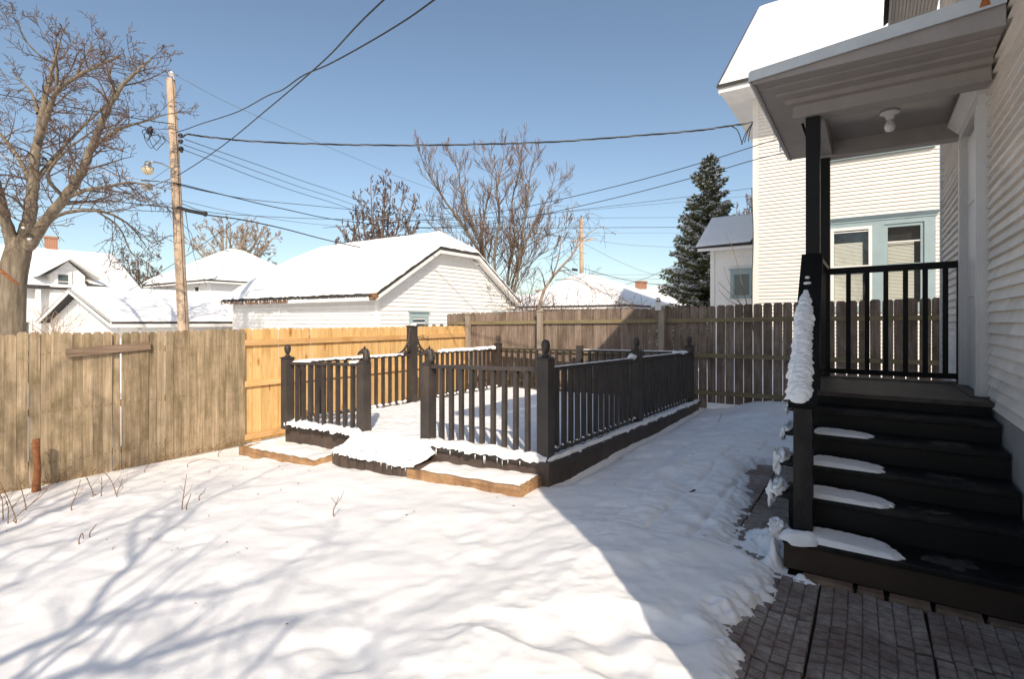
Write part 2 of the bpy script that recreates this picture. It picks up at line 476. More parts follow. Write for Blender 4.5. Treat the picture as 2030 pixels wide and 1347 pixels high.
def paver_mat():
    m, t, b = new_mat('cast_paver', 0.8, 0.3)
    v = coords(t, (1, 1, 1), False)
    n = noise(t, v, 15, 6, 0.75); n2 = noise(t, v, 90, 3, 0.7)
    c = ramp(t, n, [(0.3, (0.17, 0.135, 0.115)), (0.5, (0.28, 0.24, 0.21)), (0.72, (0.40, 0.35, 0.31))])
    sp = ramp(t, n2, [(0.62, (0, 0, 0)), (0.75, (0.5, 0.5, 0.5))])
    c = mix(t, sp, c, (0.45, 0.42, 0.38))
    rn = noise(t, coords(t, (1, 1, 1), True), 3.1, 6, 0.7)
    rf = ramp(t, rn, [(0.42, (0, 0, 0)), (0.62, (0.85, 0.85, 0.85))])
    c = mix(t, rf, c, (0.15, 0.095, 0.08))
    c = rnd_val(t, c, 0.9, 1.15)
    t.links.new(c, b.inputs['Base Color'])
    bump(t, b, n2, 0.5, 0.004)
    return m
M['paver'] = paver_mat()

def needle_mat():
    m, t, b = new_mat('spruce_needles', 0.75, 0.2)
    v = coords(t, (1, 1, 1), False)
    n = noise(t, v, 1.7, 4, 0.6)
    c = ramp(t, n, [(0.3, (0.10, 0.11, 0.055)), (0.55, (0.20, 0.20, 0.10)), (0.75, (0.30, 0.28, 0.15))])
    t.links.new(c, b.inputs['Base Color'])
    return m
M['needle'] = needle_mat()

# ------------------------------------------------------------------ terrain
def sm(a, b, x):
    t = np.clip((x - a) / (b - a), 0, 1); return t * t * (3 - 2 * t)
def gzn(v):
    t = np.clip(-1 - v, 0, 1); return np.where(v > -1, 0, 0.0585 * (np.maximum(v, -26) + 1)) - 0.04 * t * t * (3 - 2 * t)
def bare_edge(u):   # snow boundary v as a function of u
    return np.interp(u, [-4, -1.9, -1.2, -0.85, -0.6, -0.35, -0.1, 0.02, 0.12, 0.35, 0.6, 1.2, 2.0, 2.4, 2.65], [0.52, 0.36, 0.12, -0.04, 0.02, 0.09, 0.08, -0.05, -0.22, -0.20, -0.22, -0.30, -0.45, -0.42, 0.2])
def snow_height(V, U):
    z = gzn(V)
    W = V * 0.6 + U * 0.25
    n = 0.030 * fbm(V * 0.9 + 3, U * 1.15 + 1, 2) + 0.022 * fbm(V * 2.0 + 9, U * 2.4 + 4, 2) + 0.011 * fbm(V * 5 + 2, U * 6, 3) + 0.0016 * fbm(V * 24 + 2, U * 26, 2)
    # soft dimples
    dd = np.clip(fbm(V * 3.1 + 40, U * 3.7 + 12, 2) - 0.16, 0, 1) * 0.05
    th = 0.005 + 0.065 * sm(-1.7, -0.9, V)
    z = z + th + n - dd
    # buried slab path running beside the deck
    inp = sm(-1.55, -1.40, V) * (1 - sm(-0.12, 0.0, V)) * sm(-0.1, 0.1, U) * (1 - sm(3.1, 3.4, U))
    jv = np.abs(((V + 0.26) / 0.30) % 1 - 0.5) * 2; ju = np.abs(((U) / 0.46) % 1 - 0.5) * 2
    joints = np.maximum(sm(0.72, 1.0, jv), 0.9 * sm(0.8, 1.0, ju))
    z = z - inp * (0.018 + 0.034 * joints * (0.6 + fbm(V * 4, U * 4, 2)))
    # trampled lumps on the shaded walk
    z = z + inp * 0.034 * fbm(V * 5, U * 5, 3)
    shd = sm(-2.2, -1.8, V) * (1 - inp)
    z = z + shd * (0.020 * fbm(V * 3.5 + 7, U * 3.5, 3) + 0.010 * fbm(V * 11, U * 11 + 5, 2))
    pr = np.clip(fbm(V * 1.9 + 22, U * 2.6 + 9, 2) - 0.20, 0, 1)
    z = z - pr * 0.16 * sm(-2.1, -1.6, V)
    # bare ground near the steps
    e = bare_edge(U) + 0.07 * fbm(V * 7 + 5, U * 9 + 3, 3) + 0.05 * fbm(V * 24, U * 40 + 8, 3)
    dist = (e - V)
    cov = sm(-0.03, 0.26, dist + 0.022 * fbm(V * 30, U * 38, 3)) ** 0.85
    inside = (U < 2.9)
    cov = np.where(inside, cov, 1)
    z = np.where(cov < 0.999, (z + 0.055) * cov - 0.055 - 0.01 * (1 - cov), z)
    # banks against planters and deck, melted rim beside the deck
    melt = np.exp(-((V + 2.05) / 0.07) ** 2) * sm(0.8, 1.1, U) * (1 - sm(6.1, 6.4, U))
    z = z - 0.06 * melt
    bank = np.exp(-((U - 6.25) / 0.35) ** 2) * sm(-2.0, -1.2, V) * 0.07
    z = z + bank
    return z
mb = MB()
for vs, us in ((np.arange(-7.9, -1.19, 0.03), np.arange(-3.6, 7.0, 0.03)), (np.arange(-1.22, 1.21, 0.0135), np.arange(-2.6, 3.3, 0.0135)), (np.arange(-1.22, 1.21, 0.03), np.arange(-3.6, -2.58, 0.03)), (np.arange(-1.22, 1.21, 0.03), np.arange(3.27, 7.0, 0.03))):
    V, U = np.meshgrid(vs, us)
    grid_mesh(mb, V, U, snow_height(V, U))
mb.build('snow', M['snow'], smooth=True, kind='structure')
mb = MB()   # far terrain
vs = np.array([-400, -150, -60, -40, -30, -26, -24, -22, -20, -18, -16, -14, -12, -10, -8.5, -7.9, -6, -4, -2, -1, 0, 1.2, 4, 8, 14, 30, 60, 150, 400.]); us = np.array([-400, -100, -40, -20, -12, -8, -5, -3.5, 0, 3, 6, 7, 8, 10, 12, 15, 20, 25, 30, 40, 60, 100, 200, 600.])
V, U = np.meshgrid(vs, us)
Z = gzn(V) + np.where((V > -7.8) & (V < 4) & (U > -3.55) & (U < 6.9), -0.10, 0.06)
grid_mesh(mb, V, U, Z)
mb.build('ground', M['snow'], smooth=False, kind='structure')
mb = MB(); mb.box(-0.9, 1.25, -4.5, 2.9, -0.08, -0.022); mb.build('soil', M['soil'], kind='structure')

# ------------------------------------------------------------------ patio of cast pavers
pat = thing('patio', 'dark cast concrete patio slabs with cobble relief in front of the porch steps', 'patio', (0.2, -1, 0))
def slab_mesh(kind):
    mb = MB(); s = 0.455 / 2
    mb.box(-s, s, -s, s, -0.045, -0.006)
    n = 7; c = 0.455 / n
    for i in range(n):
        for j in range(n):
            if kind == 1:
                x = -s + c * (i + 0.5); off = 0.022 * math.sin(i * 0.95); y = -s + c * (j + 0.5) + off * 0.55
                a = 0.30 * math.cos(i * 0.95)
            elif kind == 0:
                x = -s + c * (i + 0.5); y = -s + c * (j + 0.5); a = 0
            else: continue
            w2, d2 = c * 0.487 * R.uniform(.96, 1), c * 0.375 * R.uniform(.9, 1.05)
            y = max(-s + d2 + .004, min(s - d2 - .004, y))
            h = 0.0005 + 0.0035 * R.random()
            t = 0.88
            x += R.uniform(-.001, .001); y += R.uniform(-.002, .002) + (.010 if i % 2 else -.010)
            q = []
            for k, zz in ((1.0, -0.0062), (t, h)):
                for sx, sy in ((-1, -1), (1, -1), (1, 1), (-1, 1)):
                    q.append((x + sx * w2 * k, y + sy * d2 * k + a * sx * w2 * k, zz))
            mb.hexa(q)
    if kind == 2:
        b = 0.006
        mb.hexa([(-s, -s, -0.006), (s, -s, -0.006), (s, s, -0.006), (-s, s, -0.006), (-s + b, -s + b, 0.001), (s - b, -s + b, 0.001), (s - b, s - b, 0.001), (-s + b, s - b, 0.001)])
    me = mb.mesh('paver', M['paver'])
    if kind != 2:
        me.materials.append(M['joint_dirt_shade'])  # darker groove base: joint dirt with the grooves' shade painted in
        for p in me.polygons:
            if p.index < 6: p.material_index = 1
    return me
PMS = [slab_mesh(0), slab_mesh(1), slab_mesh(2)]
for i, vv in enumerate((-0.49, -0.03, 0.435, 0.90)):
    for j in range(9):
        uu = -0.30 - j * 0.463
        k = (0 if j % 3 == 0 or (i == 3) else 1) if i < 3 else 0
        if i == 2: k = 1 if j < 2 else 0
        inst(PMS[k], 'paver', pat, (vv, uu, R.uniform(-0.006, 0.003)), (R.uniform(-.008, .008), R.uniform(-.008, .008), R.uniform(-0.02, 0.02)))
for i, vv in enumerate((-0.49, -0.18)):
    for j in range(9):
        o = inst(PMS[2], 'paver', pat, (vv if i == 0 else -0.185, 0.10 + j * 0.29 + (0.1 if i else 0), R.uniform(-0.012, 0.0)), (R.uniform(-.012, .012), R.uniform(-.012, .012), R.uniform(-0.03, 0.03)), (0.65, 0.62, 1))
mbx = MB()
for j, (a, b) in enumerate(((0.10, 0.36), (0.37, 0.50), (0.515, 0.70), (0.71, 0.905), (0.915, 1.12))):
    mb = MB(); mb.hexa([(a, -0.075, -0.02), (b, -0.08, -0.02), (b, -0.012, -0.02), (a, -0.012, -0.02), (a + .008, -0.065, 0.012), (b - .008, -0.07, 0.014), (b - .008, -0.012, 0.016), (a + .008, -0.012, 0.012)])
    mb.build('edging_stone', M['stone'], pat)
# ------------------------------------------------------------------ fences
def picket_mesh(w, h, t, mat, dog=0.028, seed=0):
    mb = MB(); a = w / 2
    poly = [(-a, 0, 0), (a, 0, 0), (a, 0, h - dog), (a - dog * 0.8, 0, h), (-a + dog * 0.8, 0, h), (-a, 0, h - dog)]
    mb.prism([(x, y + t / 2, z) for x, y, z in poly], (0, -t, 0))
    return mb.mesh('picket', mat)
lf = thing('grey_picket_fence', 'weathered olive grey picket fence along the left side of the yard', 'fence', (-7.4, -1.5, -0.4))
pm = picket_mesh(0.0965, 1.78, 0.018, M['grey_fence'])
u = -4.6; k = 0
while u < 0.66:
    top = 1.365 + 0.012 * math.sin(u * 2.1) + R.uniform(-.008, .008)
    if u < -1.9: top -= 0.03 if u > -2.35 else -0.04
    rot = R.gauss(0, 0.0022) + (0.012 if u < -1.75 and u > -2.4 else 0)
    tall = top + 0.42
    scz = tall / 1.78
    gapz = 0
    if -0.975 < u < -0.90:      # the leaning picket beside the gap
        inst(pm, 'picket', lf, (-7.4, u, -0.42), (-0.020, 0, rad(90)), (0.85, 1, scz * 0.995))
        u += 0.100; continue
    inst(pm, 'picket', lf, (-7.4 + R.uniform(-.004, .004), u, -0.42), (rot, 0, rad(90) + R.uniform(-.04, .04)), (1, 1, scz))
    u += 0.0985 + (0.006 if R.random() < .14 else 0)
for zz in (-0.15, 0.45, 1.12):
    mb = MB(); mb.box(-7.47, -7.412, -4.7, 0.66, zz - 0.04, zz + 0.04); mb.build('rail', M['back_rail'], lf)
mb = MB(); mb2 = MB()
u = -4.6
while u < .66:
    for zz in (-0.15, 0.45, 1.12):
        for dd_ in (-.025, .025):
            z_ = zz + R.uniform(-.012, .012); y_ = u + dd_ + R.uniform(-.004, .004); mb.box(-7.3915, -7.384, y_ - .003, y_ + .003, z_ - .004, z_ + .004)
    u += .0993
mb.build('nails', M['stem'], lf, kind='stuff')
for uu in (-4.2, -1.9, 0.40):
    mb = MB(); mb.box(-7.57, -7.48, uu, uu + .09, -0.6, 1.3); mb.build('post', M['grey_post'], lf)
ob = thing('loose_board', 'grey brown board nailed crookedly across the left fence', 'board', (-7.36, -1.0, 1.1))
mb = MB(); mb.beam((-7.365, -1.44, 1.115), (-7.365, -0.575, 1.17), 0.03, 0.095); mb.build('plank', M['old_board'], ob)

yf = thing('new_pine_fence', 'new yellow pine picket fence with three rails behind the deck', 'fence', (-7.42, 3.3, -0.4))
pm = picket_mesh(0.1425, 1.75, 0.019, M['pine'])
u = 0.76
while u < 6.0:
    inst(pm, 'picket', yf, (-7.44 + R.uniform(-.002, .002), u, -0.375 + R.uniform(-.006, .006)), (0, R.gauss(0, .003), rad(90)), (1, 1, 1))
    u += 0.1475
for zz, u1 in ((-0.28, 5.95), (0.53, 5.95), (1.16, 6.42)):
    mb = MB(); mb.box(-7.428, -7.39, 0.70, u1, zz - 0.045, zz + 0.045); mb.build('rail', M['pine_rail'], yf)
mb = MB(); snow_ridge(mb, [(-7.41, 5.93, 1.206), (-7.41, 6.3, 1.206)], 0.022, 0.03, 4); mb.build('snow', M['snow'], yf, smooth=True, kind='stuff')
# few grey picket stubs showing over the far end of the yellow fence
sf = thing('old_picket_stubs', 'grey old fence pickets peeking over the far end of the new pine fence', 'fence', (-7.55, 5.5, -0.4))
pm2 = picket_mesh(0.12, 1.80, 0.018, M['back_fence'], 0.035)
for uu in (4.75, 5.0, 5.25, 5.5, 5.75, 6.0):
    inst(pm2, 'picket', sf, (-7.52, uu, -0.375 + R.uniform(-.02, .01)), (0, 0, rad(90)))

bf = thing('brown_picket_fence', 'tall brown grey picket fence across the back of the yard', 'fence', (-2, 6.3, 0))
def bfu(v): return 6.42 + 0.052 * (v + 0.72)
pm3 = picket_mesh(0.139, 1.80, 0.018, M['back_fence'], 0.03)
v = -7.98; k = 0
def bft(v): return np.interp(v, [-8, -2.8, -0.7, 1.4], [1.67, 1.745, 1.81, 1.845])
while v < 3.2:
    top = float(bft(v)) + R.uniform(-.006, .006); bot = gz(v) - 0.02 if v < -2 else 0.0
    g = 0.141 if v < -3.3 else 0.1525
    inst(pm3, 'picket', bf, (v, bfu(v) + R.uniform(-.003, .003), bot), (0, R.gauss(0, .002), 0.052), (1, 1, (top - bot) / 1.80))
    v += g + abs(R.gauss(0, 0.001))
for z0, z1, in ((1.44, 1.57), (0.86, 0.87), (0.17, 0.20)):
    mb = MB(); mb.hexa([(-7.98, bfu(-7.98) - .052, z0 - .04), (3.2, bfu(3.2) - .052, z1 - .04), (3.2, bfu(3.2) - .0125, z1 - .04), (-7.98, bfu(-7.98) - .0125, z0 - .04), (-7.98, bfu(-7.98) - .052, z0 + .035), (3.2, bfu(3.2) - .052, z1 + .035), (3.2, bfu(3.2) - .0125, z1 + .035), (-7.98, bfu(-7.98) - .0125, z0 + .035)])
    mb.build('rail', M['back_rail'], bf)
for vv, zt in ((-7.34, 1.66), (-5.42, 1.71), (-2.80, 1.74), (-0.2 + 0.0, 0)):
    if not zt: continue
    uu = bfu(vv) - 0.105
    mb = MB(); mb.box(vv - .05, vv + .05, uu - .05, uu + .05, gz(vv) - .1, zt - .02)
    mb.box(vv - .062, vv + .062, uu - .062, uu + .062, zt - .02, zt)
    mb.hexa([(vv - .055, uu - .055, zt), (vv + .055, uu - .055, zt), (vv + .055, uu + .055, zt), (vv - .055, uu + .055, zt), (vv - .01, uu - .01, zt + .03), (vv + .01, uu - .01, zt + .03), (vv + .01, uu + .01, zt + .03), (vv - .01, uu + .01, zt + .03)])
    mb.build('post', M['grey_post'], bf)
bl = thing('shadow_block', 'small dark block standing in for a shadow hole in the corner where yellow and brown fences meet', 'box', (-7.7, 6.0, 0.9))
mb = MB(); c_ = on = None
mb.box(-7.86, -7.60, 5.93, 6.00, 0.86, 1.04); mb.build('body', M['black'], bl, bevel=0.02)  # black block stands in for the shadow hole between the fences
# ------------------------------------------------------------------ deck
FU0, FU1, FV0, FV1 = 0.90, 5.90, -6.40, -2.20
def fz(v, u):
    s = (u - FU0) / (FU1 - FU0); t = (v - FV0) / (FV1 - FV0)
    return (1 - s) * ((1 - t) * 0.012 + t * 0.135) + s * ((1 - t) * -0.01 + t * 0.045)
dk = thing('deck', 'low dark bronze deck with railings and finial posts, floor covered in snow', 'deck', (-4.3, 3.4, 0))
mb = MB()
x0, x1, y0, y1 = FV0 - .12, FV1 + .10, FU0 - .13, FU1 + .30
mb.hexa([(x0, y0 + .05, -.5), (x1 - .02, y0 + .05, -.3), (x1 - .02, y1, -.3), (x0, y1, -.6), (x0, y0 + .05, fz(x0, y0) - .045), (x1 - .02, y0 + .05, fz(x1, y0) - .045), (x1 - .02, y1, fz(x1, y1) - .045), (x0, y1, fz(x0, y1) - .045)])
mb.build('skirt', M['bronze_wood'], dk)
# floor boards (edges show at front and right side)
nb = 30
for i in range(nb):
    a = x0 - .02 + (x1 + .04 - x0) * i / nb; b = x0 - .02 + (x1 + .04 - x0) * (i + 1) / nb - 0.004
    mb = MB(); mb.hexa([(a, y0, fz(a, y0) - .042), (b, y0, fz(b, y0) - .042), (b, y1, fz(b, y1) - .042), (a, y1, fz(a, y1) - .042), (a, y0, fz(a, y0) - .005), (b, y0, fz(b, y0) - .005), (b, y1, fz(b, y1) - .005), (a, y1, fz(a, y1) - .005)])
    mb.build('floor_board', M['bronze'], dk)
# step in the opening
stp = MB(); sx0, sx1 = -4.95, -3.62
stp.hexa([(sx0 - .03, 0.50, -.35), (sx1 + .05, 0.50, -.35), (sx1 + .05, 0.95, -.35), (sx0, 0.95, -.35), (sx0 - .03, 0.50, -0.10), (sx1 + .05, 0.50, -0.07), (sx1 + .05, 0.95, -0.07), (sx0, 0.95, -0.10)])
stp.build('step', M['bronze_wood'], dk)
for i in range(9):
    a = sx0 - .03 + i * 0.152
    mb = MB(); mb.box(a, a + 0.14, 0.478, 0.498, -.34, -0.095 + i * .003); mb.build('step_panel', M['bronze_wood'], dk)
# posts
def post(v, u, top, s=0.062, tall=None):
    z0 = fz(v, u) - .05
    mb = MB(); mb.box(v - s, v + s, u - s, u + s, z0, top)
    return mb.build('post', M['bronze'], dk, bevel=0.004)
def finial_cap(p, v, u, top, s=0.062):
    mb = MB(); mb.box(v - s - .012, v + s + .012, u - s - .012, u + s + .012, top, top + .012)
    mb.box(v - s + .008, v + s - .008, u - s + .008, u + s - .008, top + .012, top + .022)
    mb.build('cap', M['bronze'], p, bevel=0.003)
    mb = MB()
    prof = [(0.001, .02), (.036, .022), (.040, .036), (.030, .046), (.018, .050), (.020, .058), (.036, .085), (.044, .115), (.045, .145), (.038, .172), (.024, .188), (.001, .194)]
    mb.lathe(prof, (v, u, top), 16)
    mb.build('finial', M['bronze'], p, smooth=True)
def horse_cap(p, v, u, top, s=0.07):
    mb = MB(); mb.box(v - s, v + s, u - s, u + s, top, top + .014)
    mb.hexa([(v - s + .012, u - s + .012, top + .014), (v + s - .012, u - s + .012, top + .014), (v + s - .012, u + s - .012, top + .014), (v - s + .012, u + s - .012, top + .014), (v - .035, u - .035, top + .04), (v + .035, u - .035, top + .04), (v + .035, u + .035, top + .04), (v - .035, u + .035, top + .04)])
    mb.build('cap', M['bronze'], p, bevel=0.003)
    # horse head bust in profile, facing left; local axes turned to face across the view
    mb = MB()
    ax = Vector((0.8244, 0.5660, 0)); ay = Vector((-0.5660, 0.8244, 0))
    def q(x, y, z): return Vector((v, u, top + .035)) + ax * x * 1.3 + ay * y * 1.3 + Vector((0, 0, z * 1.3))
    # neck
    neck = [(0.016, 0.0, .036, .030), (0.018, .03, .034, .026), (0.020, .06, .031, .023), (0.014, .09, .028, .020), (0.004, .112, .024, .017)]
    def loft(sec, mb):
        n = 10; base = len(mb.v)
        for cx, cz, rx, ry, tilt in sec:
            for k in range(n):
                t = 2 * math.pi * k / n
                mb.v.append(tuple(q(cx + rx * math.cos(t) * math.cos(tilt), ry * math.sin(t), cz + rx * math.cos(t) * math.sin(tilt))))
        for i in range(len(sec) - 1):
            for k in range(n):
                a = base + i * n + k; b = base + i * n + (k + 1) % n
                mb.f.append((a, b, b + n, a + n))
        mb.f.append(tuple(base + k for k in range(n - 1, -1, -1))); mb.f.append(tuple(base + (len(sec) - 1) * n + k for k in range(n)))
    loft([(0.020, -.005, .040, .032, 0), (0.020, .03, .033, .026, 0.15), (0.020, .062, .031, .022, .35), (0.010, .092, .029, .019, .7), (-0.008, .108, .024, .017, 1.05)], mb)
    loft([(0.014, .106, .020, .016, 1.3), (-0.004, .102, .030, .021, 1.4), (-0.022, .092, .026, .018, 1.45), (-0.038, .082, .021, .015, 1.45), (-0.050, .076, .019, .014, 1.4), (-0.057, .073, .016, .012, 1.3)], mb)
    for sy in (-0.011, 0.011):   # ears
        mb.add([q(0.002, sy - .006, .122), q(0.018, sy - .006, .122), q(0.018, sy + .006, .122), q(0.002, sy + .006, .122), q(0.008, sy, .152)], [(3, 2, 1, 0), (0, 1, 4), (1, 2, 4), (2, 3, 4), (3, 0, 4)])
    # mane ridge
    mb.tube([q(.030, 0, .118), q(.046, 0, .095), q(.052, 0, .06), (q(.056, 0, .02))], [.009, .012, .012, .008], 6)
    mb.build('horse_head', M['bronze'], p, smooth=True)
RT = 0.90
def railtop(v, u): return fz(v, u) + RT
posts = {}
for nm, v, u, dz, kind in (('a', -6.40, .78, .05, 'f'), ('b', -4.86, .86, -.005, 'h'), ('c', -3.78, .90, -.005, 'h'), ('d', -2.20, .90, .085, 'f'), ('e', -2.20, 3.33, .085, 'f'), ('g', -2.20, 5.88, .085, 'f'), ('h', -4.37, 5.88, .08, 'n'), ('i', -6.40, 5.88, .085, 'f')):
    top = railtop(v, u) + dz
    p = post(v, u, top, 0.066 if kind != 'n' else 0.058)
    posts[nm] = (v, u, top, p)
    if kind == 'f': finial_cap(p, v, u, top, .066)
    elif kind == 'h': horse_cap(p, v, u, top)
# tall bracketed post
v, u = -6.40, 3.23; top = 1.40
mb = MB(); mb.box(v - .07, v + .07, u - .07, u + .07, fz(v, u) - .05, top)
tp = mb.build('tall_post', M['bronze'], dk, bevel=0.004)
mb = MB(); mb.box(v - .082, v + .082, u - .082, u + .082, top - .012, top + .012)
mb.tube([(v, u - .02, top + .012), (v, u, top + .035)], [.03, .02], 8)
mb.build('cap', M['bronze'], tp)
for sgn in (-1, 1):
    mb = MB(); z0 = railtop(v, u) + .01; H = top - .02 - z0; W = .33
    base = Vector((v + .02, u + sgn * .07, z0))
    c1 = [base + Vector((0, sgn * W * (1 - math.sin(t)) , H * (1 - math.cos(t)))) for t in np.linspace(0, math.pi / 2, 12)]
    mb.tube(c1, .019, 6)
    mb.tube([base + Vector((0, 0, .012)), base + Vector((0, sgn * W, .012))], .012, 6)
    mb.tube([base + Vector((0, 0, 0)), base + Vector((0, 0, H))], .012, 6)
    for t in (.25, .5, .78, 1.02, 1.25):
        e = base + Vector((0, sgn * W * (1 - math.sin(t)), H * (1 - math.cos(t))))
        mb.tube([base + Vector((0, 0, .02)), base.lerp(e, .5), e], [.009, .019, .010], 6)
    mb.tube([base + Vector((0, sgn * .09, .02)) + Vector((0, math.cos(a) * .035 * sgn, .03 + math.sin(a) * .035)) for a in np.linspace(0, 4.2, 10)], .007, 5)
    mb.build('bracket', M['bronze'], tp, smooth=True)
mb = MB()
hp = Vector((v + .07, u + .05, top - .19))
mb.tube([hp, hp + Vector((.03, .16, -.035)), hp + Vector((.04, .26, -.075))], .007, 5)
for c0 in (hp + Vector((.02, .13, -.01)), hp + Vector((.035, .24, -.045))):
    mb.tube([c0 + Vector((0, math.cos(a) * .022, .012 + math.sin(a) * .022)) for a in np.linspace(-1.5, 3.6, 9)], .005, 5)
mb.build('scroll_hook', M['bronze'], tp, smooth=True)
mb = MB(); lump(mb, (v + .02, u, top + .02), .07, .07, .03, 2); mb.build('snow', M['snow'], tp, smooth=True, kind='stuff')

bal = MB(); bal.box(-.0225, .0225, -.0225, .0225, 0, 1.0); balm = bal.mesh('baluster', M['bronze'])
def rail_run(p0, p1, bottom=True, cnt=None, ins=0.0):
    (va, ua), (vb, ub) = p0, p1
    L = math.hypot(vb - va, ub - ua)
    za, zb = railtop(va, ua), railtop(vb, ub)
    mb = MB(); mb.beam((va, ua, za - .02), (vb, ub, zb - .02), .062, .038); mb.build('top_rail', M['bronze'], dk)
    if bottom:
        mb = MB(); mb.beam((va, ua, fz(va, ua) + .055), (vb, ub, fz(vb, ub) + .055), .04, .038); mb.build('bottom_rail', M['bronze'], dk)
    n = cnt or max(2, int(round(L / .157)) - 1)
    for i in range(n):
        t = (i + 1) / (n + 1)
        v = va + (vb - va) * t; u = ua + (ub - ua) * t
        zb_ = fz(v, u) + (-.01 if not bottom else .03); zt = railtop(v, u) - .038
        inst(balm, 'baluster', dk, (v, u, zb_), (R.gauss(0, .003), R.gauss(0, .003), R.gauss(0, .03)), (1, 1, zt - zb_))
g = .066
rail_run((-6.40 + g, .79), (-4.86 - g, .86), False, 9)
rail_run((-3.78 + g, .90), (-2.20 - g, .90), False, 9)
rail_run((-2.20, .90 + g), (-2.20, 3.33 - g), True, 14)
rail_run((-2.20, 3.33 + g), (-2.20, 5.88 - g), True, 15)
rail_run((-2.20 - g, 5.88), (-4.37 + .058, 5.88), True)
rail_run((-4.37 - .058, 5.88), (-6.40 + g, 5.88), True)
rail_run((-6.40, 5.88 - g), (-6.40, 3.23 + .07), True, 16)
rail_run((-6.40, 3.23 - .07), (-6.40, .79 + g), True, 14)
# snow on the deck
mb = MB()
vs = np.arange(x0 + .005, x1 - .02, .03); us = np.arange(y0 + .02, y1 + .03, .03)
V, U = np.meshgrid(vs, us)
Z = np.vectorize(fz)(V, U)
d_front = U - (y0 + .02); d_right = (x1 - .02) - V
edge = np.minimum(np.minimum(d_front / .09, d_right / .05), (V - x0) / .06); edge = np.clip(edge, 0, 1); edge = np.sqrt(1 - (1 - edge) ** 2)
opening = sm(-4.85, -4.75, V) * (1 - sm(-3.9, -3.8, V)) * (1 - sm(.85, 1.0, U))
H = .045 + .014 * fbm(V * 1.2, U * 1.4, 3) + .010 * fbm(V * 5, U * 6, 2)
# melted strip under the right rail and thinner snow near rails
nearR = np.exp(-((V + 2.20) / .05) ** 2) * sm(.95, 1.0, U); nearL = np.exp(-((V + 6.40) / .09) ** 2)
H = H - .03 * nearR * (1 + 2 * vn(U * 9, V * 2)) - .055 * nearL * (.6 + 1.2 * vn(U * 8, V * 3))
front = (1 - sm(.80, 1.02, U)) * (1 - sm(-4.85, -4.7, V) * (1 - sm(-3.9, -3.8, V)))
H = H + front * (.030 + .06 * np.clip(fbm(V * 7, U * 7, 2), -.4, 1))
rag = fbm(V * 12, U * 12, 2) * .02
Z2 = Z - .012 + (H + rag) * (.12 + .88 * edge)
grid_mesh(mb, V, U, Z2)
sd = mb.build('snow', M['snow'], dk, smooth=True, kind='stuff')
mb = MB()
snow_ridge(mb, [(-6.5, .80, fz(-6.5, .8) + .015), (-5.7, .79, fz(-5.7, .8) + .02), (-4.80, .80, fz(-4.8, .8) + .015)], .085, .055, 3, rag=.6)
snow_ridge(mb, [(-3.86, .84, fz(-3.8, .8) + .005), (-2.95, .84, fz(-2.9, .8) + .01), (-2.16, .86, fz(-2.2, .8) + .0)], .10, .05, 8, rag=.6)
snow_ridge(mb, [(-2.13, .82, fz(-2.2, .8)), (-2.12, 3.2, fz(-2.12, 3.2) + .0), (-2.12, 6.15, fz(-2.12, 6.1) + .0)], .035, .028, 11, rag=.55)
snow_ridge(mb, [(-6.36, .9, railtop(-6.4, .9)), (-6.38, 3.0, railtop(-6.4, 3.))], .028, .022, 5)
snow_ridge(mb, [(-6.40, 3.9, railtop(-6.4, 3.9)), (-6.40, 5.78, railtop(-6.4, 5.8))], .04, .045, 6)
snow_ridge(mb, [(-6.3, .80, railtop(-6.4, .8)), (-5.9, .81, railtop(-6., .8))], .025, .018, 15)
snow_ridge(mb, [(-5.12, .845, railtop(-5., .8)), (-4.94, .855, railtop(-4.9, .8))], .03, .028, 16)
snow_ridge(mb, [(-2.20, 1.0, railtop(-2.2, 1)), (-2.2, 3.2, railtop(-2.2, 3.2))], .026, .006, 7, rag=.15)
snow_ridge(mb, [(-2.20, 3.4, railtop(-2.2, 3.4)), (-2.2, 5.8, railtop(-2.2, 5.8))], .026, .008, 17, rag=.2)
snow_ridge(mb, [(-2.22, 5.05, railtop(-2.2, 5.)), (-2.2, 5.7, railtop(-2.2, 5.8))], .04, .028, 27)
snow_ridge(mb, [(-2.30, 5.88, railtop(-2.2, 5.9)), (-4.3, 5.88, railtop(-4.3, 5.9))], .026, .010, 18, rag=.2)
lump(mb, (-2.20, 3.16, railtop(-2.2, 3.2) + .02), .05, .10, .04, 9)
for i in range(30):     # little heaps between balusters on the lower rails
    t = (i + .5) / 31; u = 1.05 + t * 4.75
    lump(mb, (-2.20, u, fz(-2.2, u) + .075), .024, .045, .018 + .008 * R.random(), i, 8, 5)
for i in range(34):
    u = 1.0 + i * .145
    if abs(u - 3.23) < .1: continue
    lump(mb, (-6.38 + R.uniform(-.01, .03), u, fz(-6.4, u) + .062), .03 + .01 * R.random(), .045, .016 + .012 * R.random(), i + 60, 10, 6, .5)
mb.build('snow', M['snow'], dk, smooth=True, kind='stuff')
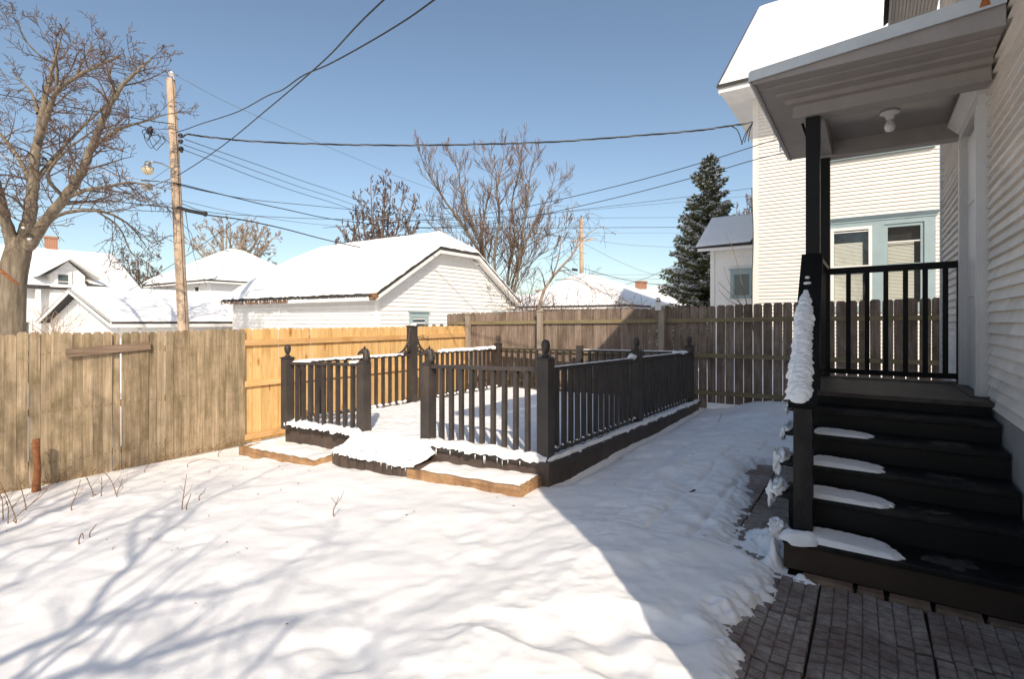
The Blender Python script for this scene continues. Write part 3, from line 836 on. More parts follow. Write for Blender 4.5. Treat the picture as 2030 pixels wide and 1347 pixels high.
# snow on the step, hanging ragged edge and icicles
mb = MB()
vs = np.arange(sx0 - .05, sx1 + .045, .02); us = np.arange(.46, 1.05, .02)
V, U = np.meshgrid(vs, us)
k = np.clip(np.minimum(np.minimum((U - .455) / .20, (V - sx0 + .06) / .12), (sx1 + .05 - V) / .10), 0, 1); prof = np.sqrt(1 - (1 - k) ** 2)
Z = -.11 + .02 * (V - sx0) + prof * (.085 + .13 * sm(.56, .84, U) + .03 * fbm(V * 4, U * 4, 2)) + .012 * fbm(V * 16, U * 16, 2)
grid_mesh(mb, V, U, Z)
snow_ridge(mb, [(sx0 - .04, .49, -.10), (sx1 + .02, .49, -.07)], .04, .055, 21, rag=.9)
mb.build('snow', M['snow'], dk, smooth=True, kind='stuff')
mb = MB()
for i in range(12):
    v = sx0 + R.random() * (sx1 - sx0); L = R.uniform(.02, .08)
    mb.tube([(v, .468, -.08), (v, .466, -.08 - L)], [.007, .001], 5)
for i in range(10):
    v = R.uniform(-3.8, -2.3); L = R.uniform(.03, .09); z = fz(v, .75) - .02
    mb.tube([(v, .755, z), (v, .752, z - L)], [.007, .001], 5)
mb.build('icicles', M['icicle'], dk, smooth=True, kind='stuff')

# ------------------------------------------------------------------ planters
def planter(name, label, v0, v1, u0, u1, z0, z1, zl, joint):
    t = thing(name, label, 'planter box', (v0, u0, z0))
    def board(a, b, w=.038):
        mb = MB()
        a = Vector(a); b = Vector(b); d = (b - a).normalized(); s = Vector((-d.y, d.x, 0)) * w / 2
        n = 14; rows = []
        for i in range(n + 1):
            p = a.lerp(b, i / n); wz = .006 * math.sin(i * 1.7 + a.x * 9)
            rows.append([(p.x - s.x, p.y - s.y, p.z - .16), (p.x + s.x, p.y + s.y, p.z - .16), (p.x + s.x, p.y + s.y, p.z + wz), (p.x - s.x, p.y - s.y, p.z + wz)])
        base = len(mb.v)
        for r in rows: mb.v.extend(r)
        for i in range(n):
            for k in range(4):
                q = base + i * 4 + k; q2 = base + i * 4 + (k + 1) % 4
                mb.f.append((q, q2, q2 + 4, q + 4))
        mb.f.append((base + 3, base + 2, base + 1, base)); mb.f.append(tuple(base + n * 4 + k for k in range(4)))
        mb.build('side_board', M['planter'], t)
    vj = v0 + (v1 - v0) * joint
    zj = zl + (z1 - zl) * joint
    if joint < 1:
        board((v0, u0, zl), (vj - .003, u0 + .0, zj)); board((vj + .003, u0, zj), (v1, u0, z1))
    else: board((v0, u0, zl), (v1, u0, z1))
    board((v1 - .019, u0 + .022, z1), (v1 - .019, u1, z1 + .02)); board((v0 + .019, u0 + .022, zl), (v0 + .019, u1, zl))
    mb = MB()
    vs = np.linspace(v0 + .03, v1 - .03, 60); us = np.linspace(u0 + .02, u1 + .05, 26)
    V, U = np.meshgrid(vs, us)
    Z = zl + (z1 - zl) * (V - v0) / (v1 - v0) - .02 + .03 * sm(u0, u0 + .3, U) + .03 * fbm(V * 4, U * 5, 3)
    grid_mesh(mb, V, U, Z); mb.build('snow', M['snow'], t, smooth=True, kind='stuff')
    return t
planter('planter_box', 'low brown timber planter full of snow left of the deck opening', -6.85, -5.12, .34, .80, -.3, -.205, -.27, .45)
planter('planter_box', 'brown timber planter full of snow in front of the deck corner post', -3.66, -2.20, .46, .82, -.15, -.03, -.095, 1)

# ------------------------------------------------------------------ own house (right)
WV = 1.15
hs = thing('clapboard_house', 'house with narrow peeling cream clapboards along the right edge', 'house', (WV, 1, 0))
mb = MB(); mb.box(WV + .03, 9.0, -2.7, 4.5, -.1, 5.65); mb.build('wall', M['siding_own'], hs)
mb = MB(); mb.box(WV + .0, WV + .029, -2.69, 4.49, -.1, .875); mb.build('foundation', M['foundation'], hs)
mb = MB(); mb.box(WV - .022, WV + .03, 4.44, 4.53, .88, 5.64); mb.build('corner_board', M['casing'], hs)
mb = MB(); mb.box(WV - .022, WV + .03, -2.73, -2.64, .88, 5.64); mb.build('corner_board', M['casing'], hs)
def clap(u0, u1, z):
    mb = MB(); h = .0765
    mb.hexa([(WV - .014, u0, z), (WV + .029, u0, z), (WV + .029, u1, z), (WV - .014, u1, z), (WV + .016, u0, z + h), (WV + .029, u0, z + h), (WV + .029, u1, z + h), (WV + .016, u1, z + h)])
    mb.build('clapboard', M['siding_own'], hs)
z = .885; i = 0
while z < 5.6:
    if z < 3.24:
        cut = R.uniform(.2, 1.3)
        clap(-2.64, cut - .002, z); clap(cut + .002, 1.58, z); clap(2.56, 4.44, z)
    else:
        cut = R.uniform(0, 3)
        clap(-2.64, cut - .002, z); clap(cut + .002, 4.44, z)
    z += .0755
# door set in the wall
dr = MB()
dr.box(WV - .015, WV + .03, 1.70, 2.44, .94, 3.06)
door = dr.build('door', M['casing'], hs)
mb = MB()
for a, b in ((.99, 1.62), (1.70, 2.4), (2.48, 3.0)): mb.box(WV - .022, WV - .015, 1.79, 2.35, a, b)
mb.build('panel', M['casing'], door)
mb = MB(); mb.tube([(WV - .015, 1.76, 1.90), (WV - .06, 1.76, 1.90)], .012, 8); mb.build('handle', M['galv'], door)
for a, b in ((1.59, 1.70), (2.44, 2.55)):
    mb = MB(); mb.box(WV - .055, WV + .03, a, b, .935, 3.10)
    mb.box(WV - .068, WV - .055, a + .02, b - .02, .935, 3.10); mb.build('door_casing', M['casing'], hs)
mb = MB(); mb.box(WV - .06, WV + .03, 1.585, 2.555, 3.10, 3.17)
mb.hexa([(WV - .065, 1.56, 3.17), (WV + .03, 1.56, 3.17), (WV + .03, 2.58, 3.17), (WV - .065, 2.58, 3.17), (WV - .13, 1.53, 3.25), (WV + .03, 1.53, 3.25), (WV + .03, 2.61, 3.25), (WV - .13, 2.61, 3.25)])
mb.box(WV - .135, WV + .03, 1.525, 2.615, 3.25, 3.27)
mb.build('door_header', M['casing'], hs)
mb = MB(); mb.box(WV - .10, WV + .03, 1.59, 2.55, .905, .94); mb.build('threshold', M['porch_floor'], hs)
# eaves and roof
mb = MB()
nbd = 12
for i in range(nbd):
    a = .68 + (WV - .68) * i / nbd
    mb.box(a + .003, a + (WV - .68) / nbd - .003, -3.15, 5.6, 5.66, 5.672)
mb.box(.68, WV + .03, -3.15, 5.6, 5.673, 5.68)
mb.build('soffit', M['soffit'], hs)
mb = MB(); mb.box(.655, .678, -3.16, 5.61, 5.62, 5.80); mb.build('fascia', M['soffit'], hs)
mb = MB(); SL = .75
for sgn, xa in ((1, .60),):
    xr = 5.0; zr = 5.80 + SL * (xr - xa)
    mb.slab([(xa, -3.2, 5.82), (xr, -3.2, zr), (xr, 5.65, zr), (xa, 5.65, 5.82)], .10)
    mb.slab([(9.4, -3.2, 5.82), (xr, -3.2, zr), (xr, 5.65, zr), (9.4, 5.05, 5.82)], .10)
mb.build('roof', M['shingle'], hs)
mb = MB()
snow_quad(mb, [(xa, -3.2, 5.83), (xr, -3.2, zr + .01), (xr, 5.65, zr + .01), (xa, 5.65, 5.83)], .08, 30, 30)
mb.build('snow', M['snow'], hs, smooth=True, kind='stuff')
mb = MB()
for uu in (-2.7, 4.38):
    mb.prism([(WV + .1, uu, 5.66), (8.9, uu, 5.66), (5.0, uu, 5.66 + .72 * 3.85)], (0, .12, 0))
mb.build('gable', M['siding_own'], hs)

# ------------------------------------------------------------------ porch
po = thing('porch', 'covered side porch with grey roof, black steps, posts and railings', 'porch', (.55, 1.4, 0))
TZ = [.192, .381, .525, .686, .827]
def obj_box(name, mat, parent, *b, bevel=0.0, **kw):
    mb = MB(); mb.box(*b); return mb.build(name, mat, parent, bevel=bevel, **kw)
for k, z in enumerate(TZ):
    u0 = .27 * k
    l = -.0 if k == 0 else -.085
    obj_box('tread', M['tread'], po, l, WV - .012, u0 - .012, u0 + .29, z - .035, z, bevel=.006)
    zb = (TZ[k - 1] if k else .01)
    obj_box('riser', M['riser'] if k == 0 else M['black'], po, (0.004 if k == 0 else .0), WV - .015, u0 + .004, u0 + .022, zb + .001, z - .036)
    obj_box('tread_support', M['black'], po, (.006 if k == 0 else .0), .04, u0 + .023, u0 + .30, .01, z - .036)
obj_box('riser', M['black'], po, .0, WV - .015, 1.36, 1.378, .828, .90)
obj_box('stringer', M['black'], po, .001, .041, 1.38, 2.84, .60, .88)
obj_box('stringer', M['black'], po, .05, WV - .02, 2.79, 2.84, .60, .88)
mb = MB(); n = 15
for i in range(n):
    a = 1.335 + i * 1.53 / n
    mb.box(-.06, WV - .005, a, a + 1.53 / n - .005, .897, .93)
mb.build('floor_boards', M['porch_floor'], po, kind='stuff')
for uu in (1.42, 2.76):
    obj_box('corner_post', M['black'], po, .0, .10, uu - .05, uu + .05, .0, .896)
# newel, handrail
obj_box('newel_post', M['tread'], po, .05, .15, .05, .15, .1925, 1.00)
mb = MB(); mb.beam((.10, .03, .985), (.048, 1.37, 2.03), .15, .04)
hr = mb.build('handrail', M['black'], po)
mb = MB(); mb.beam((.098, .15, .36), (.055, 1.37, 1.12), .04, .06); mb.build('lower_rail', M['black'], po)
mb = MB(); mb.box(-.0175, .0175, -.0175, .0175, 0, 1); pbal = mb.mesh('baluster', M['black'])
for i in range(8):
    u = .28 + i * .14; zl = .40 + (u - .15) * .623; zh = .985 + (u - .03) * .78 - .02
    inst(pbal, 'baluster', po, (.10 - (u - .15) * .037, u, zl), (0, 0, 0), (1, 1, zh - zl))
# porch side rail and far rail
mb = MB(); mb.beam((.05, 1.45, 2.03), (.05, 2.73, 2.03), .09, .04); mb.build('top_rail', M['black'], po)
mb = MB(); mb.beam((.05, 1.45, 1.03), (.05, 2.73, 1.03), .04, .06); mb.build('bottom_rail', M['black'], po)
for i in range(8):
    inst(pbal, 'baluster', po, (.05, 1.60 + i * .14, 1.05), (0, 0, 0), (1, 1, .96))
mb = MB(); mb.beam((.09, 2.76, 2.005), (1.13, 2.76, 2.02), .07, .062); mb.build('top_rail', M['black'], po)
mb = MB(); mb.beam((.09, 2.76, .985), (1.13, 2.76, .985), .05, .05); mb.build('bottom_rail', M['black'], po)
def v_on_u(x, u):
    r = (x - CX) / FPX
    return (r * (A.y + u * D1.y) - A.x - u * D1.x) / (D2.x - r * D2.y)
for x in (1682, 1719, 1756, 1795, 1834, 1874):
    inst(pbal, 'baluster', po, (v_on_u(x, 2.76), 2.76, .99), (0, 0, R.uniform(-.03, .03)), (1.15, 1.15, 1.0))
obj_box('end_post', M['black'], po, 1.095, 1.14, 2.735, 2.785, .932, 2.05)
obj_box('roof_post', M['black'], po, .0, .10, 1.375, 1.475, .931, 3.17)
obj_box('roof_post', M['black'], po, .0, .10, 2.71, 2.81, .931, 3.17)
# beams
obj_box('beam', M['porch_grey'], po, -.09, WV - .02, 1.34, 1.49, 3.19, 3.40)
obj_box('beam_moulding', M['porch_grey'], po, -.095, WV - .02, 1.33, 1.50, 3.172, 3.19)
obj_box('beam', M['porch_grey'], po, -.09, WV - .02, 2.69, 2.83, 3.19, 3.40)
obj_box('beam_moulding', M['porch_grey'], po, -.095, WV - .02, 2.68, 2.84, 3.172, 3.19)
obj_box('beam', M['porch_grey'], po, -.03, .12, 1.501, 2.679, 3.19, 3.395)
mb = MB()   # beadboard ceiling
n = 28
for i in range(n):
    a = 1.50 + (2.69 - 1.50) * i / n
    mb.box(.12, WV - .02, a + .002, a + 1.19 / n - .002, 3.325, 3.334)
mb.box(.12, WV - .02, 1.50, 2.69, 3.335, 3.345)
mb.build('ceiling', M['ceiling'], po, kind='stuff')
# soffits under the overhang
mb = MB(); mb.box(-.30, WV - .02, .89, 1.30, 3.345, 3.355); mb.box(-.30, -.095, 1.30, 3.20, 3.345, 3.355); mb.box(-.095, WV - .02, 2.85, 3.20, 3.345, 3.355)
mb.build('soffit', M['porch_grey'], po)
mb = MB()
for k, (a, b, c, d) in enumerate(((1.02, 1.34, 3.33, 3.344), (1.16, 1.34, 3.31, 3.33), (1.27, 1.34, 3.27, 3.31))):
    mb.box(-.26 + k * .06, WV - .02, a, b, c, d)
mb.build('crown_moulding', M['porch_grey'], po)
mb = MB()
mb.slab([(-.33, .86, 3.44), (WV, .86, 3.56), (WV, 3.23, 3.56), (-.33, 3.23, 3.44)], .075)
mb.build('roof', M['shingle'], po)
mb = MB()
mb.hexa([(-.335, .845, 3.355), (WV - .02, .845, 3.465), (WV - .02, .859, 3.465), (-.335, .859, 3.355), (-.335, .845, 3.43), (WV - .02, .845, 3.56), (WV - .02, .859, 3.56), (-.335, .859, 3.43)])
mb.hexa([(-.345, .859, 3.36), (-.331, .859, 3.36), (-.331, 3.235, 3.36), (-.345, 3.235, 3.36), (-.345, .859, 3.43), (-.331, .859, 3.43), (-.331, 3.235, 3.43), (-.345, 3.235, 3.43)])
mb.build('drip_edge', M['metal_edge'], po)
mb = MB(); mb.prism([(1.00, .8435, 3.47), (1.055, .8435, 3.475), (1.045, .8435, 3.53), (1.04, .8435, 3.555), (1.015, .8435, 3.555), (1.012, .8435, 3.51)], (0, -.001, 0)); mb.build('rust_stain', M['rust'], po)
mb = MB()   # fascia board behind the drip edge
mb.hexa([(-.315, .872, 3.335), (WV - .02, .872, 3.335), (WV - .02, .89, 3.335), (-.315, .89, 3.335), (-.315, .872, 3.37), (WV - .02, .872, 3.48), (WV - .02, .89, 3.48), (-.315, .89, 3.37)])
mb.box(-.32, -.301, .875, 3.21, 3.335, 3.365)
mb.build('fascia', M['porch_grey'], po)
mb = MB(); snow_quad(mb, [(-.20, 1.05, 3.452), (WV, 1.05, 3.561), (WV, 3.15, 3.561), (-.20, 3.15, 3.452)], .03, 20, 20, .01)
mb.build('snow', M['snow'], po, smooth=True, kind='stuff')
mb = MB()
for uu, L in ((2.15, .09), (2.25, .05), (2.55, .10), (2.6, .13), (2.72, .06), (2.9, .05)):
    mb.tube([(-.34, uu, 3.36), (-.34, uu, 3.36 - L)], [.007, .001], 5)
mb.build('icicles', M['icicle'], po, smooth=True, kind='stuff')
# ceiling lamp
lm = thing('ceiling_lamp', 'white porcelain lamp holder with a bare round bulb on the porch ceiling', 'lamp', (.58, 2.10, 3.32))
mb = MB(); mb.lathe([(.001, 0), (.075, 0), (.075, -.012), (.068, -.02), (.036, -.032), (.03, -.06), (.027, -.066), (.001, -.066)][::-1], (.58, 2.10, 3.325), 20); mb.build('holder', M['porcelain'], lm, smooth=True)
mb = MB(); mb.lathe([(.001, -.066), (.022, -.066), (.024, -.085), (.037, -.105), (.042, -.13), (.036, -.155), (.02, -.168), (.001, -.171)][::-1], (.58, 2.10, 3.325), 18); mb.build('bulb', M['bulb'], lm, smooth=True)
# snow on steps and handrail
mb = MB()
def patch(v0, v1, u0, u1, z, h, seed, dr=.35):
    V, U = np.meshgrid(np.linspace(v0, v1, 110), np.linspace(u0, u1, 44))
    s = (V - v0) / (v1 - v0); t = (U - u0) / (u1 - u0)
    r = np.abs((s - .44) * 2.15) ** 2.6 + np.abs((t - .40) * 2) ** 3.2 * (.75 + .5 * s)
    r = r + .55 * fbm(V * 11 + seed * 4, U * 26, 3) * np.clip(s * 1.5 - .2, .12, 1) + .16 * fbm(V * 55 + seed, U * 60, 3)
    k = np.clip((.95 - r) / .7, 0, 1)
    Z = z - .008 + (h * (1.12 - .65 * s) + .008) * np.sqrt(np.clip(1 - (1 - k) ** 2, 0, 1)) + .005 * fbm(V * 20, U * 20 + seed, 2) * k
    Z[0, :] = z - .012
    grid_mesh(mb, V, U, Z)
patch(.10, .50, .80, 1.05, TZ[3], .022, 3)
patch(.09, .56, .53, .79, TZ[2], .032, 4)
patch(.07, .60, .262, .52, TZ[1], .034, 5)
patch(.08, .64, -.008, .25, TZ[0], .040, 6)
snow_ridge(mb, [(-.02, -.0, TZ[0]), (.05, -.0, TZ[0]), (.20, .02, TZ[0])], .05, .055, 31, .02, .5)
lump(mb, (-.03, .10, .195), .055, .10, .05, 33, 20, 12, .5)
for k, u, w_, h_ in ((1, .36, .05, .05), (2, .64, .05, .06), (3, .92, .035, .04), (4, 1.15, .03, .025)):
    lump(mb, (-.07, u, TZ[k] + .008), w_ * .9, .11, h_ * .8, 40 + k, 20, 12, .5); lump(mb, (-.08, u + .07, TZ[k] + .02), w_ * .6, .05, h_ * .5, 70 + k, 14, 9, .5)
    lump(mb, (-.105, u - .03, TZ[k] - .035), w_ * .5, .06, h_ * 1.2, 50 + k, 16, 10, .55)
mb.build('snow', M['snow'], po, smooth=True, kind='stuff')
mb = MB()
def slush(v0, v1, u0, u1, z, seed):
    V, U = np.meshgrid(np.linspace(v0, v1, 70), np.linspace(u0, u1, 30))
    s = (V - v0) / (v1 - v0) * 2 - 1; t = (U - u0) / (u1 - u0) * 2 - 1
    k = np.clip(.55 - (s * s + t * t) * .6 + 1.0 * fbm(V * 16 + seed, U * 22, 4), -.2, .2)
    grid_mesh(mb, V, U, z - .0015 + .012 * k)
slush(.66, .92, .04, .22, TZ[0], 2); slush(.70, .95, .56, .76, TZ[2], 5); slush(.62, .86, .31, .48, TZ[1], 8); slush(.72, .98, .84, 1.02, TZ[3], 11)
mb.build('slush', M['slush'], po, smooth=True, kind='stuff')
mb = MB()
def hrz(u): return .985 + (u - .03) * .78 + .027
base = len(mb.v)
nn = 200; sides = 12
for i in range(nn + 1):
    t = i / nn; u = .02 + t * .93
    wd = (.056 + .005 * math.sin(t * 9)) * min(1, (1 - t) / .35 + .12) ** .7 * math.sqrt(min(1, t / .03 + .06))
    h = .055 * min(1, (1 - t) / .3 + .05) * math.sqrt(min(1, t / .04 + .05))
    cen = Vector((.084 - .047 * t, u, hrz(u)))
    comb = 1 + .13 * math.sin(i * 1.15) * math.sin(i * .41 + 1)
    for k in range(sides + 1):
        a = math.pi * k / sides
        nz = float(vn(i * .35, k * .5)); n2 = float(vn(i * .55 + 9, k * 1.0))
        q = comb + .35 * nz + .3 * n2
        x = -math.cos(a) * wd * q; zz = math.sin(a) ** .8 * h * (1 + .35 * nz + .35 * n2)
        if k <= 1: zz -= .018 * (1 + n2) * min(1, t / .05); x -= .006
        mb.v.append((cen.x + x, cen.y, cen.z + zz))
for i in range(nn):
    for k in range(sides):
        a = base + i * (sides + 1) + k
        mb.f.append((a, a + sides + 1, a + sides + 2, a + 1))
mb.f.append(tuple(base + k for k in range(sides + 1)))
mb.f.append(tuple(base + nn * (sides + 1) + k for k in range(sides, -1, -1)))
lump(mb, (.04, 1.02, hrz(1.02)), .03, .02, .012, 3); lump(mb, (.04, 1.08, hrz(1.08)), .018, .03, .012, 5)
mb.build('snow', M['snow'], hr, smooth=True, kind='stuff')
# snow heaps fallen beside the steps
def heap(label, lumps):
    c = lumps[0]
    t = thing('snow_heap', label, 'snow', (c[0], c[1], 0))
    v0 = min(l[0] - l[2] * 1.7 for l in lumps); v1 = max(l[0] + l[2] * 1.7 for l in lumps); u0 = min(l[1] - l[3] * 1.7 for l in lumps); u1 = max(l[1] + l[3] * 1.7 for l in lumps)
    n = 46; V, U = np.meshgrid(np.linspace(v0, v1, n), np.linspace(u0, u1, n))
    H = 0
    for (v, u, rx, ry, rz) in lumps: H = np.maximum(H, rz * 1.25 * np.exp(-((((V - v) / rx) ** 2 + ((U - u) / ry) ** 2)) ** 1.3))
    H = H * (1 + 1.0 * fbm(V * 16, U * 16, 3)) + .012 * fbm(V * 45, U * 45, 2) - .012
    mb = MB(); grid_mesh(mb, V, U, np.maximum(H, -.02) + .002)
    mb.build('mound', M['snow'], t, smooth=True)
heap('small crumb of snow on the patio just before the bottom step', [(.10, -.085, .045, .028, .022), (.145, -.10, .03, .02, .016)])
heap('knobbly snow heap against the left side of the steps', [(-.09, .30, .10, .13, .075), (-.15, .42, .10, .12, .06), (-.20, .24, .08, .08, .035)])
heap('snow clump beside the left corner of the bottom step', [(-.05, .05, .045, .07, .085), (-.08, .0, .05, .06, .045)])

# ------------------------------------------------------------------ building helpers
def lap(mb, axis, c, side, a0, a1, z0, z1, pitch, proud=.018, lim=None):
    """lapped boards on a wall. axis 'v': wall runs along v at u=c; axis 'u': runs along u at v=c. side = outward sign"""
    z = z0
    while z < z1 - .01:
        h = min(pitch, z1 - z); a, b = a0, a1
        if lim:
            l0 = lim(z); l1 = lim(z + h)
            if l0 is None or l1 is None: break
            a, b = l0; at, bt = l1
        else: at, bt = a, b
        o0 = c + side * proud; o1 = c + side * .003
        if axis == 'v':
            q = [(a, o0, z), (b, o0, z), (b, c, z), (a, c, z), (at, o1, z + h), (bt, o1, z + h), (bt, c, z + h), (at, c, z + h)]
        else:
            q = [(o0, a, z), (c, a, z), (c, b, z), (o0, b, z), (o1, at, z + h), (c, at, z + h), (c, bt, z + h), (o1, bt, z + h)]
        mb.hexa(q); z += pitch
def window(parent, axis, c, side, a0, a1, z0, z1, trim=.11, tm='blue', sash=None, blinds=False, split=True, head=True):
    def bx(mb, p0, p1, q0, q1, r0, r1):   # along, outward distance, z
        o0, o1 = sorted((c + side * q0, c + side * q1))
        if axis == 'v': mb.box(p0, p1, o0, o1, r0, r1)
        else: mb.box(o0, o1, p0, p1, r0, r1)
    f = MB()
    bx(f, a0 - trim, a0, -.02, .045, z0 - .02, z1); bx(f, a1, a1 + trim, -.02, .045, z0 - .02, z1)
    bx(f, a0 - trim, a1 + trim, -.02, .05, z1, z1 + trim * 1.3); bx(f, a0 - trim - .03, a1 + trim + .03, -.02, .08, z0 - .07, z0 - .02)
    if head: bx(f, a0 - trim - .04, a1 + trim + .04, -.02, .11, z1 + trim * 1.3, z1 + trim * 1.3 + .04)
    w = f.build('window', M[tm], parent)
    s = MB(); t = .04
    bx(s, a0, a0 + t, .0, .03, z0, z1); bx(s, a1 - t, a1, .0, .03, z0, z1); bx(s, a0 + t, a1 - t, .0, .03, z0, z0 + t * 1.3); bx(s, a0 + t, a1 - t, .0, .03, z1 - t, z1)
    if split: bx(s, a0 + t, a1 - t, .0, .03, (z0 + z1) / 2 - .02, (z0 + z1) / 2 + .02)
    s.build('sash', M[sash or tm], w)
    g = MB(); bx(g, a0 + t, a1 - t, .008, .013, z0 + t, z1 - t); g.build('pane', M['glass' if blinds else 'far_glass'], w)
    if blinds:
        b = MB(); z = z0 + .05
        while z < z1 - .35:
            bx(b, a0 + t, a0 + (a1 - a0) * .80, -.06, -.04, z, z + .021); z += .026
        b.build('blind', M['blind'], w, kind='stuff')
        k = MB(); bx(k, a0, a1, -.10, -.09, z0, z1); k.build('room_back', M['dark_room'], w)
    return w
def chimney(parent, v, u, z0, z1, s=.28, w2=None):
    mb = MB(); mb.box(v - s, v + s, u - s, u + s, z0, z1); mb.box(v - s - .04, v + s + .04, u - s - .04, u + s + .04, z1, z1 + .12)
    mb.build('chimney', M['brick'], parent)

# ------------------------------------------------------------------ white house beyond the back fence
nh = thing('white_house', 'tall white two storey house with blue grey window trim behind the back fence', 'house', (2, 13.13, 0))
NU, NV = 13.13, -2.36
mb = MB(); mb.box(NV, -.42, NU + .02, 23.5, -.1, 8.05); mb.box(1.60, 9, NU + .02, 23.5, -.1, 8.05)
mb.box(-.42, 1.60, NU + .30, 23.5, -.1, 8.05); mb.box(-.42, 1.60, NU + .02, NU + .299, -.1, 1.93); mb.box(-.42, 1.60, NU + .02, NU + .299, 4.07, 8.05); mb.box(.49, .77, NU + .02, NU + .299, 1.93, 4.07)
mb.build('wall', M['siding_cream'], nh)
mb = MB()
lap(mb, 'v', NU + .02, -1, NV + .12, -.60, 0.2, 8.0, .1015, .034)
lap(mb, 'v', NU + .02, -1, 1.80, 8.9, 0.2, 8.0, .1015, .034)
lap(mb, 'v', NU + .02, -1, -.60, 1.80, .2, 1.80, .1015, .034)
lap(mb, 'v', NU + .02, -1, -.60, 1.80, 4.27, 5.83, .1015, .034)
lap(mb, 'v', NU + .02, -1, -.60, 1.80, 7.6, 8.0, .1015, .034)
lap(mb, 'u', NV, -1, NU + .1, 23.4, 0.2, 8.0, .1015, .034)
mb.build('siding', M['siding_cream'], nh, kind='stuff')
mb = MB(); mb.box(NV - .03, NV + .12, NU - .012, NU + .13, -.1, 8.03); mb.build('corner_board', M['siding_cream'], nh)
# lower double window group
mb = MB()
F_ = .05
mb.box(-.60, -.43, NU - F_, NU + .02, 1.72, 4.12); mb.box(.50, .76, NU - F_, NU + .02, 1.88, 4.00); mb.box(1.58, 1.80, NU - F_, NU + .02, 1.72, 4.12)
mb.box(-.43, 1.58, NU - F_, NU + .02, 4.0, 4.12); mb.box(-.43, 1.58, NU - F_, NU + .02, 1.72, 1.88)
mb.box(-.64, 1.84, NU - .07, NU + .02, 4.12, 4.17)
mb.hexa([(-.64, NU - .08, 4.17), (1.84, NU - .08, 4.17), (1.84, NU + .02, 4.17), (-.64, NU + .02, 4.17), (-.72, NU - .17, 4.25), (1.92, NU - .17, 4.25), (1.92, NU + .02, 4.25), (-.72, NU + .02, 4.25)])
wg = mb.build('window', M['blue'], nh)
for a0, a1, tm in ((-.43, .50, 'trim_white'), (.76, 1.58, 'blue')):
    s = MB(); t = .075
    off = -.065 if tm == 'trim_white' else -.02
    s.box(a0, a0 + t, NU + off, NU + .03, 1.88, 4.0); s.box(a1 - t, a1, NU + off, NU + .03, 1.88, 4.0)
    s.box(a0 + t, a1 - t, NU + off, NU + .03, 1.88, 1.97); s.box(a0 + t, a1 - t, NU + off, NU + .03, 3.92, 4.0)
    s.box(a0 + t, a1 - t, NU + off, NU + .03, 2.88, 2.97)
    s.build('sash', M[tm], wg)
    s = MB(); s.box(a0 + t, a1 - t, NU + off + .012, NU + off + .02, 3.52 if tm == 'blue' else 3.86, 3.55 if tm == 'blue' else 3.885); s.build('muntin', M['trim_white'], wg)
    g_ = MB(); g_.box(a0 + t, a1 - t, NU + .035, NU + .04, 1.97, 3.92); g_.build('pane', M['glass'], wg)
    b = MB(); z = 1.98
    while z < (3.55 if tm == 'blue' else 3.60):
        b.hexa([(a0 + .08, NU + .075, z), (a1 - .20, NU + .075, z), (a1 - .20, NU + .09, z + .012), (a0 + .08, NU + .09, z + .012), (a0 + .08, NU + .075, z + .014), (a1 - .20, NU + .075, z + .014), (a1 - .20, NU + .09, z + .028), (a0 + .08, NU + .09, z + .028)]); z += .036
    b.build('blind', M['blind'], wg, kind='stuff')
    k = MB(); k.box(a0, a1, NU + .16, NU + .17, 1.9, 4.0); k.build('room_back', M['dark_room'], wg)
# upper window
mb = MB(); mb.box(-.55, 1.75, NU - .05, NU + .02, 5.92, 7.6); mb.box(-.60, 1.80, NU - .10, NU + .02, 5.84, 5.90)
wu = mb.build('window', M['blue'], nh)
for a0, a1 in ((-.40, .48), (.72, 1.58)):
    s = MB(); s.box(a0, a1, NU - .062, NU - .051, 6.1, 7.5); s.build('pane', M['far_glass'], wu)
# eaves and roof
mb = MB(); mb.box(-3.08, 9.3, 12.04, NU + .02, 8.02, 8.06); mb.box(-3.08, NV, NU + .021, 24.5, 8.02, 8.06)
mb.build('soffit', M['trim_white'], nh)
mb = MB(); mb.box(-3.10, 9.3, 12.0, 12.04, 7.97, 8.16); mb.build('fascia', M['trim_white'], nh)
RS = (11.70 - 8.0) / (18.3 - 12.55)
mb = MB(); mb.prism([(-3.11, 11.99, 8.09), (-3.11, 18.3, 13.33), (-3.11, 24.6, 8.09), (-3.11, 24.4, 7.97), (-3.11, 18.3, 13.05), (-3.11, 12.2, 7.97)], (.05, 0, 0)); mb.build('rake_board', M['trim_white'], nh)
mb = MB(); mb.slab([(-3.14, 11.95, 8.18), (9.4, 11.95, 8.18), (9.4, 18.3, 13.45), (-3.14, 18.3, 13.45)], .08)
mb.slab([(-3.14, 24.65, 8.18), (9.4, 24.65, 8.18), (9.4, 18.3, 13.45), (-3.14, 18.3, 13.45)], .08)
mb.build('roof', M['shingle'], nh)
mb = MB()
snow_quad(mb, [(-3.11, 12.0, 8.20), (9.4, 12.0, 8.20), (9.4, 18.32, 13.46), (-3.11, 18.32, 13.46)], .17, 120, 60, .05, .9, .22, 5)
snow_quad(mb, [(9.4, 24.6, 8.20), (-3.11, 24.6, 8.20), (-3.11, 18.28, 13.46), (9.4, 18.28, 13.46)], .17, 30, 20, .05, .9, .22, 6)
mb.build('snow', M['snow'], nh, smooth=True, kind='stuff')
mb = MB(); mb.prism([(NV + .02, 13.2, 8.05), (NV + .02, 18.3, 12.6), (NV + .02, 23.4, 8.05)], (.1, 0, 0)); mb.build('gable', M['siding_cream'], nh)
mb = MB()
for a in ((NV - .02, NU - .03, 5.6),):
    mb.tube([P(NV - .03, NU - .03, 0) * 0 + Vector((NV - .03 + .02 * math.sin(z * 2), NU - .035, z)) for z in np.linspace(1.2, 5.4, 14)], .012, 5)
